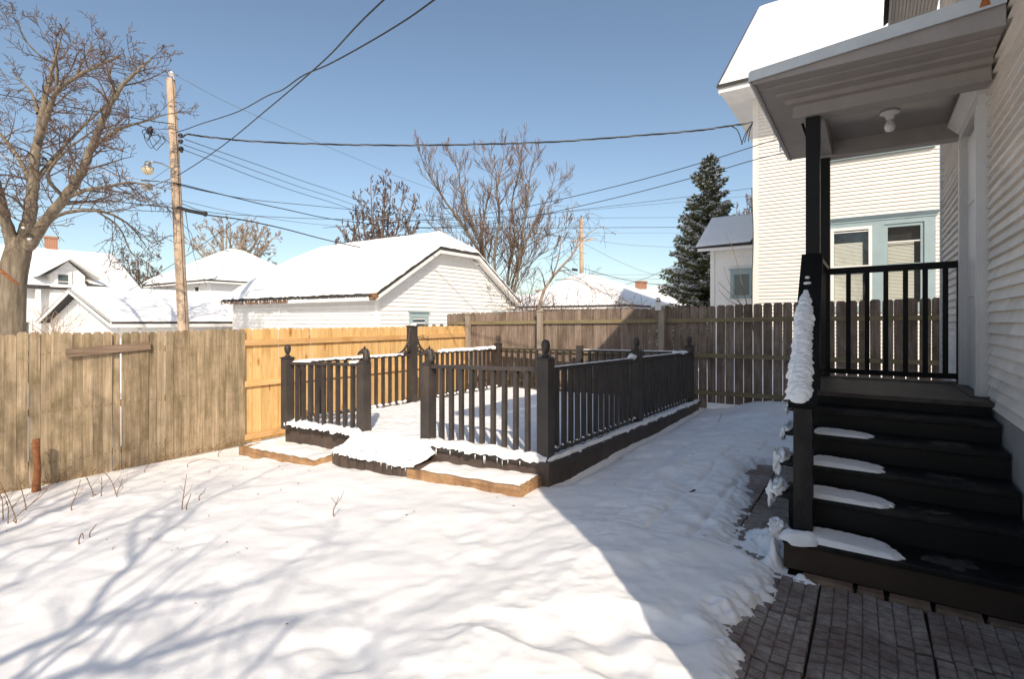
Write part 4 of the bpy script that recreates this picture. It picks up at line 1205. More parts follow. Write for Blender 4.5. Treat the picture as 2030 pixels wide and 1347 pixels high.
mb.build('service_cable', M['wire'], nh, smooth=True)
# extension
ex = thing('house_extension', 'low white extension with a grey shaded snowy roof left of the tall white house', 'extension', (-3.4, 16.5, 0))
mb = MB(); mb.box(-4.37, -2.40, 16.5, 21.0, -.3, 4.15); mb.build('wall', M['siding_white'], ex)
mb = MB(); lap(mb, 'v', 16.5, -1, -4.27, -2.40, .1, 4.1, .135, .02); mb.build('siding', M['siding_white'], ex, kind='stuff')
mb = MB(); mb.box(-4.40, -4.26, 16.46, 16.6, -.3, 4.13); mb.build('corner_board', M['trim_white'], ex)
mb = MB(); mb.box(-4.75, -2.40, 16.05, 16.10, 4.03, 4.17); mb.box(-4.75, -2.4, 16.10, 16.5, 4.12, 4.15); mb.build('fascia', M['trim_white'], ex)
mb = MB(); mb.slab([(-4.85, 16.03, 4.18), (-2.40, 16.03, 4.18), (-2.40, 18.6, 5.70), (-4.85, 18.6, 5.70)], .05); mb.slab([(-4.85, 21.2, 4.18), (-2.40, 21.2, 4.18), (-2.40, 18.6, 5.70), (-4.85, 18.6, 5.70)], .05)
mb.build('roof', M['shingle'], ex)
mb = MB(); snow_quad(mb, [(-4.85, 16.05, 4.185), (-2.95, 16.10, 4.185), (-2.75, 18.6, 5.705), (-4.85, 18.6, 5.705)], .05, 30, 20, .015, 1, .1, 2)
mb.build('snow', M['snow'], ex, smooth=True, kind='stuff')
mb = MB(); mb.prism([(-4.35, 16.5, 4.15), (-4.35, 18.6, 5.6), (-4.35, 20.9, 4.15)], (.1, 0, 0)); mb.build('gable', M['siding_white'], ex)
window(ex, 'v', 16.49, -1, -3.60, -3.02, 2.36, 3.20, .10, 'blue', split=False)

# ------------------------------------------------------------------ white garage, clipped gable
ga = thing('garage', 'white garage with a clipped gable and thick snow on its roof beyond the yellow fence', 'garage', (-17, 12, -.7))
GV0, GV1, GU0, GU1 = -22.43, -13.22, 8.35, 16.1
um = (GU0 + GU1) / 2; ov = .40; sl = .61
EZ = 2.35
def rz(u): return EZ + sl * ((u - (GU0 - ov)) if u < um else ((GU1 + ov) - u))
mb = MB(); mb.box(GV0, GV1, GU0, GU1, -1.6, 2.42)
mb.build('wall', M['siding_white'], ga)
cu0, cu1 = 11.03, 2 * um - 11.03; cz = rz(cu0)
for vv, s_ in ((GV1, -1), (GV0, 1)):
    mb = MB(); mb.prism([(vv, GU0, 2.42), (vv, cu0, rz(cu0) - .12), (vv, cu1, rz(cu0) - .12), (vv, GU1, 2.42)], (s_ * .1, 0, 0)); mb.build('gable', M['siding_white'], ga)
mb = MB()
lap(mb, 'v', GU0, -1, GV0 + .1, GV1 - .1, -1.4, 2.42, .155, .045)
def glim(z):
    if z > cz - .02: return None
    if z < 2.5: return (GU0 + .1, GU1 - .1)
    d = (z - 2.42) / sl * .97
    return (GU0 + d + .02, GU1 - d - .02) if GU1 - GU0 - 2 * d > .3 else None
lap(mb, 'u', GV1, 1, GU0, GU1, -1.4, cz - .1, .155, .045, glim)
mb.build('siding', M['siding_white'], ga, kind='stuff')
for vv, uu in ((GV1, GU0), (GV1, GU1), (GV0, GU0)):
    mb = MB(); mb.box(vv - .10, vv + .04, uu - .04, uu + .10, -1.6, 2.43); mb.build('corner_board', M['trim_white'], ga)
rv0, rv1 = GV0 - ov, GV1 + ov
hv = 1.15
T = .07
ridge_z = rz(um)
ra = (rv0 + hv, um, ridge_z); rb = (rv1 - hv, um, ridge_z)
front = [(rv0, GU0 - ov, EZ), (rv1, GU0 - ov, EZ), (rv1, cu0, cz), rb, ra, (rv0, cu0, cz)]
back = [(rv1, GU1 + ov, EZ), (rv0, GU1 + ov, EZ), (rv0, cu1, cz), ra, rb, (rv1, cu1, cz)]
mb = MB()
mb.slab(front, T); mb.slab(back, T); mb.slab([(rv1, cu0, cz), (rv1, cu1, cz), rb], T); mb.slab([(rv0, cu1, cz), (rv0, cu0, cz), ra], T)
mb.build('roof', M['shingle'], ga)
mb = MB()
up = lambda p, d=.01: (p[0], p[1], p[2] + d)
def inset(p): 
    return p
# snow: front slope in three quads sharing the ridge
e0 = [(rv0 + .05, GU0 - ov + .05, EZ + .03), (rv1 - .05, GU0 - ov + .05, EZ + .03), (rv1 - .04, cu0, cz), (rv0 + .04, cu0, cz)]
e1 = [(rv1 - .05, GU1 + ov - .05, EZ + .03), (rv0 + .05, GU1 + ov - .05, EZ + .03), (rv0 + .04, cu1, cz), (rv1 - .04, cu1, cz)]
def roof_snow(mb, th=.20):
    vs = np.linspace(rv0 + .03, rv1 - .03, 200); us = np.linspace(GU0 - ov + .02, GU1 + ov - .02, 110)
    V, U = np.meshgrid(vs, us)
    z = np.minimum(EZ + sl * (U - (GU0 - ov)), EZ + sl * (GU1 + ov - U))
    hs_ = (ridge_z - cz) / hv
    z = np.minimum(z, np.minimum(cz + hs_ * (rv1 - V), cz + hs_ * (V - rv0)))
    d = np.minimum(np.minimum(V - rv0, rv1 - V), np.minimum(U - GU0 + ov, GU1 + ov - U))
    k = np.clip((d - .03) / .22, 0, 1); pr = np.sqrt(1 - (1 - k) ** 2)
    rag = .035 * fbm(V * 6, U * 6, 3) * (1 - sm(.1, .5, d))
    H = th * (.22 + .78 * pr) + .05 * fbm(V * .8, U * .8, 2) * pr + .012 * fbm(V * 3, U * 3, 2) + rag
    # smooth the ridge
    grid_mesh(mb, V, U, z + H)
roof_snow(mb)
mb.build('snow', M['snow'], ga, smooth=True, kind='stuff')
# fascias
mb = MB()
def fas(a, b, mbx=mb, h=.17, w=.035):
    mbx.beam((a[0], a[1], a[2] - T - h / 2 + .05), (b[0], b[1], b[2] - T - h / 2 + .05), w, h)
for vv in (rv1 - .02, rv0 + .02):
    mb = MB(); fas((vv, GU0 - ov, EZ), (vv, cu0, cz), mb); fas((vv, cu0, cz), (vv, cu1, cz), mb); fas((vv, cu1, cz), (vv, GU1 + ov, EZ), mb)
    mb.build('rake_board', M['trim_white'], ga)
mb = MB(); fas((rv0 + 5.0, GU0 - ov + .02, EZ), (rv1 - .35, GU0 - ov + .02, EZ), mb); fas((rv0, GU1 + ov - .02, EZ), (rv1, GU1 + ov - .02, EZ), mb)
mb.build('fascia', M['trim_white'], ga)
mb = MB()
v = rv0
while v < rv0 + 5.0:
    L = R.uniform(.08, .4); h = R.uniform(.05, .16); mb.box(v, v + L, GU0 - ov, GU0 - ov + .03, EZ - T - R.uniform(.05, .13), EZ - T + .03); v += L + R.uniform(0, .1)
mb.box(rv1 - .36, rv1 - .03, GU0 - ov, GU0 - ov + .03, EZ - .16, EZ + .03)
lump(mb, (rv1 - .08, GU0 - ov + .02, EZ - .05), .13, .10, .10, 3)
mb.build('rotten_fascia', M['rotten'], ga, kind='stuff')
mb = MB()
for i in range(60):
    v = R.uniform(rv0 + .1, rv1 - .3); L = R.uniform(.03, .25) * R.random(); mb.tube([(v, GU0 - ov - .01, EZ - .05), (v, GU0 - ov - .01, EZ - .08 - L)], [.014, .002], 4)
mb.build('icicles', M['icicle'], ga, smooth=True, kind='stuff')
mb = MB()
for s0, s1 in (((GU0 - ov), cu0), (cu1, GU1 + ov)):
    z0_, z1_ = rz(s0) - T - .03, rz(s1) - T - .03
    mb.hexa([(GV1 + .03, s0, z0_ - .02), (rv1 - .04, s0, z0_ - .02), (rv1 - .04, s1, z1_ - .02), (GV1 + .03, s1, z1_ - .02), (GV1 + .03, s0, z0_), (rv1 - .04, s0, z0_), (rv1 - .04, s1, z1_), (GV1 + .03, s1, z1_)])
mb.hexa([(GV1 + .03, cu0, cz - T - .05), (rv1 - .04, cu0, cz - T - .05), (rv1 - .04, cu1, cz - T - .05), (GV1 + .03, cu1, cz - T - .05), (GV1 + .03, cu0, cz - T - .03), (rv1 - .04, cu0, cz - T - .03), (rv1 - .04, cu1, cz - T - .03), (GV1 + .03, cu1, cz - T - .03)])
mb.build('soffit', M['trim_white'], ga)
window(ga, 'u', GV1 + .02, 1, 9.92, 10.62, .75, 1.62, .14, 'blue', split=False)
mb = MB(); mb.box(GV1 - .02, GV1 + .06, 14.72, 15.85, -1, 1.93); dd = mb.build('door', M['blue'], ga)
mb = MB(); mb.box(GV1 + .02, GV1 + .05, 9.7, 9.75, .2, .25)
for dy, dz in ((0, 0), (.14, -.03)):
    c = Vector((GV1 + .10, 14.30 + dy, 3.13 + dz)); mb.tube([c + Vector((-.1, 0, .06)), c, c + Vector((.12, .03, -.10))], [.02, .03, .07], 8)
    mb.tube([c + Vector((-.1, 0, .06)), (GV1, 14.37, 3.2)], .02, 6)
mb.build('floodlight', M['trim_white'], ga)
mb = MB(); c = Vector((GV1 + .10, 13.45, 3.95)); mb.tube([c, c + Vector((.06, .02, -.12))], [.03, .07], 8); mb.tube([c + Vector((0, .12, 0)), c + Vector((.06, .18, -.12))], [.03, .07], 8); mb.box(c.x - .1, c.x, c.y, c.y + .12, c.z - .02, c.z + .02)
mb.build('floodlight', M['trim_white'], ga)

# ------------------------------------------------------------------ low garage at left
gl = thing('low_garage', 'low white garage with a front gable and snowy roof behind the utility pole', 'garage', (-26, 6, -1.4))
LV0, LV1, LU0, LU1 = -33.3, -24.5, 4.86, 17.0
vm = (LV0 + LV1) / 2; o2 = .42; EZ2 = 1.44; PZ = 2.93; s2 = (PZ - EZ2) / (vm - LV0 + o2)
mb = MB(); mb.box(LV0, LV1, LU0, LU1, -2, 1.48); mb.prism([(LV0, LU0, 1.48), (LV1, LU0, 1.48), (vm, LU0, 2.82)], (0, LU1 - LU0, 0)); mb.build('wall', M['siding_white'], gl)
mb = MB()
def llim(z):
    if z < 1.5: return (LV0 + .05, LV1 - .1)
    d = (z - 1.48) / s2 + .05
    return (LV0 + d, LV1 - d) if LV1 - LV0 - 2 * d > .2 else None
lap(mb, 'v', LU0, -1, LV0, LV1, -1.5, 2.80, .115, .04, llim)
mb.build('siding', M['siding_white'], gl, kind='stuff')
mb = MB()
mb.slab([(LV1 + o2, LU0 - .5, EZ2), (LV1 + o2, LU1, EZ2), (vm, LU1, PZ), (vm, LU0 - .5, PZ)], .07); mb.slab([(LV0 - o2, LU0 - .5, EZ2), (LV0 - o2, LU1, EZ2), (vm, LU1, PZ), (vm, LU0 - .5, PZ)], .07)
mb.build('roof', M['shingle'], gl)
mb = MB()
snow_quad(mb, [(LV1 + o2 - .04, LU0 - .42, EZ2 + .02), (LV1 + o2 - .04, LU1, EZ2 + .02), (vm - .02, LU1, PZ + .01), (vm - .02, LU0 - .42, PZ + .01)], .17, 80, 40, .04, .8, .18, 4)
snow_quad(mb, [(LV0 - o2 + .04, LU1, EZ2 + .02), (LV0 - o2 + .04, LU0 - .42, EZ2 + .02), (vm + .02, LU0 - .42, PZ + .01), (vm + .02, LU1, PZ + .01)], .17, 60, 30, .04, .8, .18, 9)
mb.build('snow', M['snow'], gl, smooth=True, kind='stuff')
mb = MB()
mb.beam((LV1 + o2, LU0 - .48, EZ2 - .10), (vm, LU0 - .48, PZ - .10), .04, .20); mb.build('rake_board', M['trim_white'], gl); mb = MB(); mb.beam((LV0 - o2, LU0 - .48, EZ2 - .10), (vm - .001, LU0 - .48, PZ - .10), .04, .20)
mb.build('rake_board', M['trim_white'], gl)
mb = MB(); mb.box(LV1 + o2 - .03, LV1 + o2, LU0 - .46, LU1, EZ2 - .22, EZ2 - .08); mb.box(LV1 + .01, LV1 + o2 - .03, LU0 - .46, LU1, EZ2 - .14, EZ2 - .10); mb.build('fascia', M['trim_white'], gl)
for a, b in ((LU0 + .7, LU0 + 4.6), (LU0 + 5.3, LU0 + 9.2)):
    mb = MB(); mb.box(LV1 - .02, LV1 + .05, a - .12, a, -1.2, 1.25); mb.box(LV1 - .02, LV1 + .05, b, b + .12, -1.2, 1.25); mb.box(LV1 - .02, LV1 + .05, a - .12, b + .12, 1.13, 1.25)
    for k in range(4): mb.box(LV1 - .02, LV1 + .015 + .012 * (k % 2), a, b, -1.2 + k * .58, -.62 + k * .58)
    mb.build('garage_door', M['trim_white'], gl)

# ------------------------------------------------------------------ dormer house far left
hl = thing('dormer_house', 'white house with a dormer window and brick chimney behind the low garage', 'house', (-40, 8, -1.6))
HV = -38.4
mb = MB(); mb.box(HV - 8, HV, 0, 10.0, -2, 3.4); mb.build('wall', M['siding_white'], hl)
mb = MB(); lap(mb, 'u', HV, 1, 0, 5.9, -1.5, 3.35, .13, .03); lap(mb, 'u', HV + .35, 1, 6.0, 7.60, -1.5, 5.0, .13, .03, lambda z: (6.05, 7.55) if z < 4.15 else ((6.05 + (z - 4.15) * 1.1, 7.55 - (z - 4.15) * 1.1) if z < 4.78 else None))
mb.build('siding', M['siding_white'], hl, kind='stuff')
mb = MB(); mb.slab([(HV + .55, -.5, 3.40), (HV + .55, 10.6, 3.40), (HV - 4.3, 10.6, 6.0), (HV - 4.3, -.5, 6.0)], .10); mb.slab([(HV - 9.1, -.5, 3.40), (HV - 9.1, 10.6, 3.40), (HV - 4.3, 10.6, 6.0), (HV - 4.3, -.5, 6.0)], .10); mb.build('roof', M['shingle'], hl)
mb = MB(); snow_quad(mb, [(HV + .5, -.45, 3.42), (HV + .5, 10.55, 3.42), (HV - 4.3, 10.55, 6.02), (HV - 4.3, -.45, 6.02)], .16, 110, 50, .06, .6, .25, 8)
mb.build('snow', M['snow'], hl, smooth=True, kind='stuff')
mb = MB(); mb.box(HV - 3.0, HV + .35, 6.0, 7.6, -1.8, 4.15); mb.prism([(HV + .35, 6.0, 4.15), (HV + .35, 7.6, 4.15), (HV + .35, 6.8, 4.95)], (-3.2, 0, 0)); mb.build('dormer', M['siding_white'], hl)
mb = MB(); mb.slab([(HV + .85, 5.35, 4.05), (HV + .85, 6.8, 5.15), (HV - 3.0, 6.8, 5.15), (HV - 3.0, 5.35, 4.05)], .09); mb.slab([(HV + .85, 8.25, 4.05), (HV + .85, 6.8, 5.15), (HV - 3.0, 6.8, 5.15), (HV - 3.0, 8.25, 4.05)], .09); mb.build('dormer_roof', M['trim_white'], hl)
mb = MB(); snow_quad(mb, [(HV + .82, 6.8, 5.16), (HV - 3.0, 6.8, 5.16), (HV - 3.0, 5.38, 4.08), (HV + .82, 5.38, 4.08)], .12, 20, 20, .04, 1, .15, 3); snow_quad(mb, [(HV + .82, 8.22, 4.08), (HV - 3.0, 8.22, 4.08), (HV - 3.0, 6.8, 5.16), (HV + .82, 6.8, 5.16)], .12, 20, 20, .04, 1, .15, 4)
mb.build('snow', M['snow'], hl, smooth=True, kind='stuff')
mb = MB(); mb.slab([(HV + .58, 4.7, 3.44), (HV + .58, 5.95, 3.44), (HV - 1.1, 6.0, 4.34), (HV - 1.1, 5.6, 4.34)], .12); mb.slab([(HV + .58, 7.65, 3.60), (HV + .58, 8.9, 3.52), (HV - .3, 8.1, 3.98), (HV - 1.0, 7.65, 4.36)], .12)
mb.build('dark_roof_patches', M['shingle'], hl)  # dark slabs on the roof to either side of the dormer
window(hl, 'u', HV + .38, 1, 6.30, 6.85, 3.30, 4.20, .12, 'trim_white', head=False)
window(hl, 'u', HV + .02, 1, 3.9, 5.2, .55, 1.45, .10, 'trim_white', head=False, split=False)
mb = MB(); mb.box(HV + .35, HV + .55, 5.35, 5.55, -1.8, 3.25); mb.build('column', M['trim_white'], hl)
chimney(hl, HV - 4.3, 7.2, 5.4, 6.75, .27)

# ------------------------------------------------------------------ hip roofed houses
def hip_house(name, label, cat, v0, v1, u0, u1, ze, zp, zb, rv=None, ru=None, ov=.5, sth=.17, wm='siding_white', seed=1):
    t = thing(name, label, cat, ((v0 + v1) / 2, (u0 + u1) / 2, zb))
    mb = MB(); mb.box(v0 + ov, v1 - ov, u0 + ov, u1 - ov, zb - .5, ze + .02); mb.build('wall', M[wm], t)
    mb = MB(); lap(mb, 'v', u0 + ov, -1, v0 + ov, v1 - ov, zb, ze - .05, .15, .025); lap(mb, 'u', v1 - ov, 1, u0 + ov, u1 - ov, zb, ze - .05, .15, .025); mb.build('siding', M[wm], t, kind='stuff')
    a = (rv[0], ru[0], zp); b = (rv[1], ru[1], zp)
    c = [(v0, u0, ze), (v1, u0, ze), (v1, u1, ze), (v0, u1, ze)]
    mb = MB(); sn = MB()
    def q(p, k, s):
        mb.slab([x for i, x in enumerate(p) if i == 0 or x != p[i - 1]], .08)
        snow_quad(sn, [(x[0], x[1], x[2] + .02) for x in p], sth, 50, 24, .05, .7, .3, s)
    if rv[0] == rv[1]:     # ridge along u
        q([c[0], c[1], a, a], 1, seed); q([c[1], c[2], b, a], 1, seed + 1); q([c[2], c[3], b, b], 1, seed + 2); q([c[3], c[0], a, b], 1, seed + 3)
    else:
        q([c[0], c[1], b, a], 1, seed); q([c[1], c[2], b, b], 1, seed + 1); q([c[2], c[3], a, b], 1, seed + 2); q([c[3], c[0], a, a], 1, seed + 3)
    mb.build('roof', M['shingle'], t)
    # ridge ribs of snow so that no joint shows
    for p0, p1 in ((c[0], a), (c[1], a if rv[0] == rv[1] else b), (a, b), (c[2], b), (c[3], b if rv[0] == rv[1] else a)):
        snow_ridge(sn, [(p0[0], p0[1], p0[2] + .02), (p1[0], p1[1], p1[2] + .02)], .42, sth + .02, seed, .12, .12, 6)
    sn.build('snow', M['snow'], t, smooth=True, kind='stuff')
    mb = MB(); mb.box(v0 + .02, v1 - .02, u0 + .02, u0 + .05, ze - .20, ze - .05); mb.box(v1 - .05, v1 - .02, u0 + .051, u1, ze - .20, ze - .05); mb.box(v0 + .06, v1 - .06, u0 + .06, u0 + ov - .03, ze - .18, ze - .15); mb.box(v1 - ov + .03, v1 - .06, u0 + ov, u1 - .1, ze - .18, ze - .15); mb.build('fascia', M['trim_white'], t)
    return t
hh = hip_house('hip_roof_house', 'white house with a steep snowy hip roof behind the utility pole', 'house', -45.2, -35.28, 13.2, 21.5, 4.2, 6.85, -1.7, (-40.6, -39.4), (17.3, 17.3), .5, seed=21)
for a0, a1 in ((-42.6, -42.0), (-37.9, -37.3)): window(hh, 'v', 13.67, -1, a0, a1, 3.0, 3.85, .08, 'trim_white', head=False)
window(hh, 'u', -35.75, 1, 16.2, 17.2, 3.0, 3.7, .08, 'trim_white', head=False, split=False)
ba = hip_house('hip_roof_bungalow', 'low bungalow with a wide snowy hip roof just beyond the brown fence', 'house', -17.2, -10.0, 22.6, 33, 2.34, 4.35, -.9, (-14.9, -14.9), (26.4, 29.5), .5, seed=31, wm='soffit')
ba2 = hip_house('snowy_bungalow', 'bungalow with a snowy roof and a dark based brick chimney behind the wide hip roof', 'house', -22.0, -13.2, 30.5, 41, 2.6, 4.35, -1, (-19.5, -16.6), (35.4, 35.4), .5, seed=41)
chimney(ba2, -16.1, 31.9, 3.2, 4.35, .32)
mb = MB(); mb.box(-16.6, -15.6, 31.5, 32.3, 3.3, 3.78); mb.build('chimney_flashing', M['shingle'], ba2)
ba3 = hip_house('far_bungalow', 'far bungalow with a snowy roof and small red chimney right of the other chimney', 'house', -19.0, -9.0, 36, 46, 2.9, 4.3, -1, (-15.2, -13.0), (40.5, 40.5), .5, seed=51)
chimney(ba3, -14.7, 36.9, 3.3, 4.55, .36)
ch = hip_house('distant_house', 'distant snowy roof with a small chimney seen just right of the white garage', 'house', -27.0, -19, 30, 40, 2.4, 3.6, -1.4, (-24.5, -23.2), (34.5, 34.5), .5, seed=61)
chimney(ch, -20.5, 31.0, 2.6, 3.75, .30)
lr = thing('shaded_roof_house', 'long low house with a half shaded snowy roof between the bungalow and the spruce', 'house', (-10.5, 33, -1))
mb = MB(); mb.box(-13.5, -7.0, 31.0, 38, -1, 2.5); mb.build('wall', M['siding_white'], lr)
mb = MB(); mb.slab([(-13.9, 30.5, 2.45), (-6.6, 30.5, 2.45), (-6.6, 34.0, 3.72), (-13.9, 34.0, 3.72)], .1); mb.slab([(-13.9, 38.5, 2.45), (-6.6, 38.5, 2.45), (-6.6, 34.0, 3.72), (-13.9, 34.0, 3.72)], .1); mb.build('roof', M['shingle'], lr)
mb = MB(); snow_quad(mb, [(-13.9, 30.55, 2.47), (-6.6, 30.55, 2.47), (-6.6, 34.0, 3.74), (-13.9, 34.0, 3.74)], .16, 50, 20, .04, .7, .25, 77); mb.build('snow', M['snow'], lr, smooth=True, kind='stuff')

# ------------------------------------------------------------------ trees
def catmull(pts, n=5):
    p = [Vector(q) for q in pts]
    if len(p) < 3: return p
    p = [p[0] * 2 - p[1]] + p + [p[-1] * 2 - p[-2]]
    out = []
    for i in range(1, len(p) - 2):
        for k in range(n):
            t = k / n
            out.append(0.5 * ((2 * p[i]) + (-p[i - 1] + p[i + 1]) * t + (2 * p[i - 1] - 5 * p[i] + 4 * p[i + 1] - p[i + 2]) * t * t + (-p[i - 1] + 3 * p[i] - 3 * p[i + 1] + p[i + 2]) * t ** 3))
    out.append(p[-2])
    return out
def rvec(rg):
    while True:
        v = Vector((rg.uniform(-1, 1), rg.uniform(-1, 1), rg.uniform(-1, 1)))
        if 0.05 < v.length < 1: return v.normalized()
def grow(mb, p, d, L, r, lvl, rg, curl=.25, up=.1, kids=(5, 4, 4), spread=(25, 60), ratio=.5, thin=.55, rmin=.004):
    n = 5 if lvl > 0 else 4
    pts = [p]; dd = d.normalized(); bend = rvec(rg) * curl
    for i in range(n):
        dd = (dd + bend * .35 + rvec(rg) * curl * .5 + Vector((0, 0, up))).normalized()
        pts.append(pts[-1] + dd * L / n)
    rr = [max(rmin, r * (1 - .75 * i / n)) for i in range(n + 1)]
    mb.tube(pts, rr, 5 if r > .03 else (4 if r > .015 else 3), False)
    if lvl <= 0: return
    nk = kids[-lvl] if lvl <= len(kids) else kids[0]
    for k in range(nk):
        t = .22 + .78 * (k + rg.random()) / nk
        f = min(t * n, n - .001); i = int(f); q = pts[i].lerp(pts[i + 1], f - i)
        ax = (pts[i + 1] - pts[i]).normalized()
        pr = ax.cross(rvec(rg)).normalized()
        a = rad(rg.uniform(*spread))
        nd = ax * math.cos(a) + pr * math.sin(a)
        grow(mb, q, nd, L * ratio * rg.uniform(.7, 1.25) * (1.15 - .5 * t), max(rmin, rr[i] * thin), lvl - 1, rg, curl, up, kids, spread, ratio, thin, rmin)
def limb(mb, tw, pts, r0, r1, rg, step=.45, Ls=(.5, 1.3), lvl=2, start=.2, **kw):
    c = catmull(pts, 6)
    n = len(c)
    for i in range(1, n - 1): c[i] = c[i] + rvec(rg) * r0 * .12
    rr = [r0 + (r1 - r0) * i / (n - 1) for i in range(n)]
    mb.tube(c, rr, 8, False)
    acc = 0; tot = sum((c[i + 1] - c[i]).length for i in range(n - 1)); s = 0
    for i in range(n - 1):
        seg = (c[i + 1] - c[i]); s += seg.length; acc += seg.length
        if s / tot < start: acc = 0; continue
        while acc > step:
            acc -= step
            ax = seg.normalized(); pr = ax.cross(rvec(rg)).normalized(); a = rad(rg.uniform(30, 70))
            L = rg.uniform(*Ls) * (1.1 - .45 * s / tot)
            grow(tw, c[i] + seg * rg.random(), ax * math.cos(a) + pr * math.sin(a), L, max(.006, min(rr[i] * .5, .03)), lvl, rg, **kw)
    grow(tw, c[-1], (c[-1] - c[-3]), Ls[0] * .8, r1 * .8, lvl, rg, **kw)

# large tree at left
bt = thing('bare_tree', 'large bare tree with thick forked trunk behind the left fence', 'tree', px(20, 690, 14), False)
rg = random.Random(3)
DT = 14.0
def tp_(lst): return [px(x, y, DT + d) for x, y, d in lst]
mb = MB(); tw = MB()
mb.tube(catmull(tp_([(20, 760, 0), (21, 690, 0), (22, 600, 0), (27, 540, 0), (36, 500, 0), (42, 470, 0)]), 5), [.44, .40, .37, .355, .34, .33, .32, .315, .31, .31, .31, .305, .30, .30, .30, .30, .30, .30, .29, .29, .28, .28, .27, .26, .25, .24][:26], 14)
kw = dict(curl=.32, up=.02, kids=(5, 5, 4), spread=(25, 65), ratio=.5, thin=.6, rmin=.0065)
L_ = [
 ([(30, 505, 0), (14, 450, -.3), (2, 400, -.6), (-20, 330, -1.0), (-60, 250, -1.4)], .20, .07),
 ([(44, 490, 0), (58, 430, .1), (66, 370, .2), (70, 310, .3), (82, 245, .6), (90, 190, .8), (103, 140, 1.1), (112, 95, 1.3)], .21, .04),
 ([(74, 280, .3), (95, 225, 0), (113, 180, -.3), (155, 150, -.6), (200, 128, -.9), (235, 112, -1.1)], .11, .02),
 ([(112, 180, -.3), (113, 140, -.5), (111, 110, -.7), (120, 80, -.8)], .055, .02),
 ([(55, 490, 0), (90, 440, -.2), (125, 395, -.5), (160, 345, -.7), (182, 290, -.8), (205, 238, -1.0), (235, 180, -1.2), (268, 145, -1.3), (300, 115, -1.4)], .19, .025),
 ([(150, 358, -.6), (190, 290, -.2), (240, 255, .3), (290, 240, .5), (330, 226, .8)], .07, .02),
 ([(120, 400, -.4), (160, 380, -.8), (205, 372, -1.2), (255, 362, -1.6), (300, 368, -2)], .08, .02),
 ([(85, 445, -.1), (130, 422, .4), (190, 418, .9), (235, 432, 1.3), (265, 455, 1.6), (290, 490, 1.8)], .075, .015),
 ([(190, 418, .9), (235, 450, .6), (260, 500, .3), (290, 520, .1)], .035, .01),
 ([(70, 360, .2), (110, 310, .9), (150, 265, 1.4), (205, 212, 2.0)], .08, .035),
 ([(66, 375, .2), (40, 320, .9), (0, 265, 1.4), (-40, 230, 1.8)], .09, .03),
 ([(75, 225, .6), (60, 180, 1.1), (30, 150, 1.5)], .06, .02),
 ([(90, 120, 1.0), (50, 80, .6), (35, 40, .3)], .03, .012),
 ([(150, 150, -.5), (170, 110, -.2), (190, 85, 0)], .035, .012),
 ([(225, 190, -1.1), (218, 150, -.8), (225, 120, -.5)], .035, .012),
 ([(48, 470, 0), (60, 440, -.9), (35, 400, -1.5), (10, 385, -2)], .06, .02),
 ([(130, 395, -.4), (95, 350, -1.2), (130, 300, -1.6), (180, 262, -1.9)], .06, .02),
]
for pts, r0, r1 in L_:
    limb(mb, tw, tp_(pts), r0 * .80, r1 * .8, rg, .20, (.6, 1.5), 2, .22, **kw)
mb.build('trunk', M['bark'], bt, smooth=True)
tw.build('twigs', M['twig_red'], bt)
mb = MB(); q = tp_([(-40, 515, -1.6), (5, 540, -1.4), (36, 565, -1.3)]); mb.tube(q, [.05, .045, .03], 6); mb.build('broken_branch', M['stump'], bt, smooth=True)
mb = MB()
for (x, y, d, r_) in ((58, 474, -.3, .05), (46, 452, -.3, .04)):
    lump(mb, px(x, y, DT + d - .2), r_, r_, r_ * .7, x)
mb.build('snow', M['snow'], bt, smooth=True, kind='stuff')

# tree off to the side behind the photographer: its limbs shade the lawn
ot = thing('yard_tree', 'bare yard tree standing behind the viewpoint and shading the lawn', 'tree', (-2.7, -3.7, -.3), False)
rg = random.Random(12)
mb = MB(); tw = MB()
def back(x, y, z):
    g = gpx(x, y, .0); z = 3.3 + (z - 4.7) * 1.0
    return g + SUN * ((z - g.z) / SUN.z)
FK = Vector((-2.6, -3.4, 2.4))
mb.tube(catmull([(-2.7, -3.7, -.6), (-2.65, -3.6, .7), (-2.6, -3.45, 1.7), FK], 5), [.26 - .006 * i for i in range(16)], 12)
TR = [
 ([(0, 1309, 5.0), (81, 1276, 5.2), (146, 1247, 5.4), (179, 1209, 5.5), (228, 1149, 5.7), (260, 1122, 5.8), (303, 1079, 6.0), (352, 1041, 6.2), (390, 1008, 6.4), (434, 981, 6.6), (542, 932, 7.0)], .042, .012, True),
 ([(260, 1122, 5.8), (264, 1075, 6.2), (268, 1041, 6.5), (325, 997, 7.0)], .026, .010, False),
 ([(146, 1247, 5.4), (217, 1220, 5.5), (298, 1187, 5.6), (379, 1182, 5.8), (461, 1171, 6.0), (575, 1133, 6.3), (650, 1106, 6.6)], .026, .008, False),
 ([(108, 1346, 4.7), (217, 1328, 4.8), (300, 1302, 4.9), (345, 1288, 5.0), (407, 1268, 5.1), (515, 1236, 5.3), (596, 1225, 5.5), (678, 1203, 5.8)], .045, .010, True),
 ([(585, 1235, 5.5), (515, 1312, 5.2), (477, 1347, 5.0)], .02, .010, False),
 ([(-10, 1117, 6.4), (108, 1079, 6.6), (206, 1057, 6.8), (320, 1010, 7.1), (420, 950, 7.5)], .024, .008, True),
 ([(-10, 1180, 6.2), (60, 1130, 6.3), (130, 1085, 6.6), (210, 1030, 6.9)], .022, .008, True),
 ([(217, 1328, 4.8), (330, 1325, 5.1), (420, 1290, 5.4), (520, 1262, 5.7)], .018, .006, False),
]
kw2 = dict(curl=.25, up=.0, kids=(6, 5, 4), spread=(18, 48), ratio=.55, thin=.6, rmin=.004)
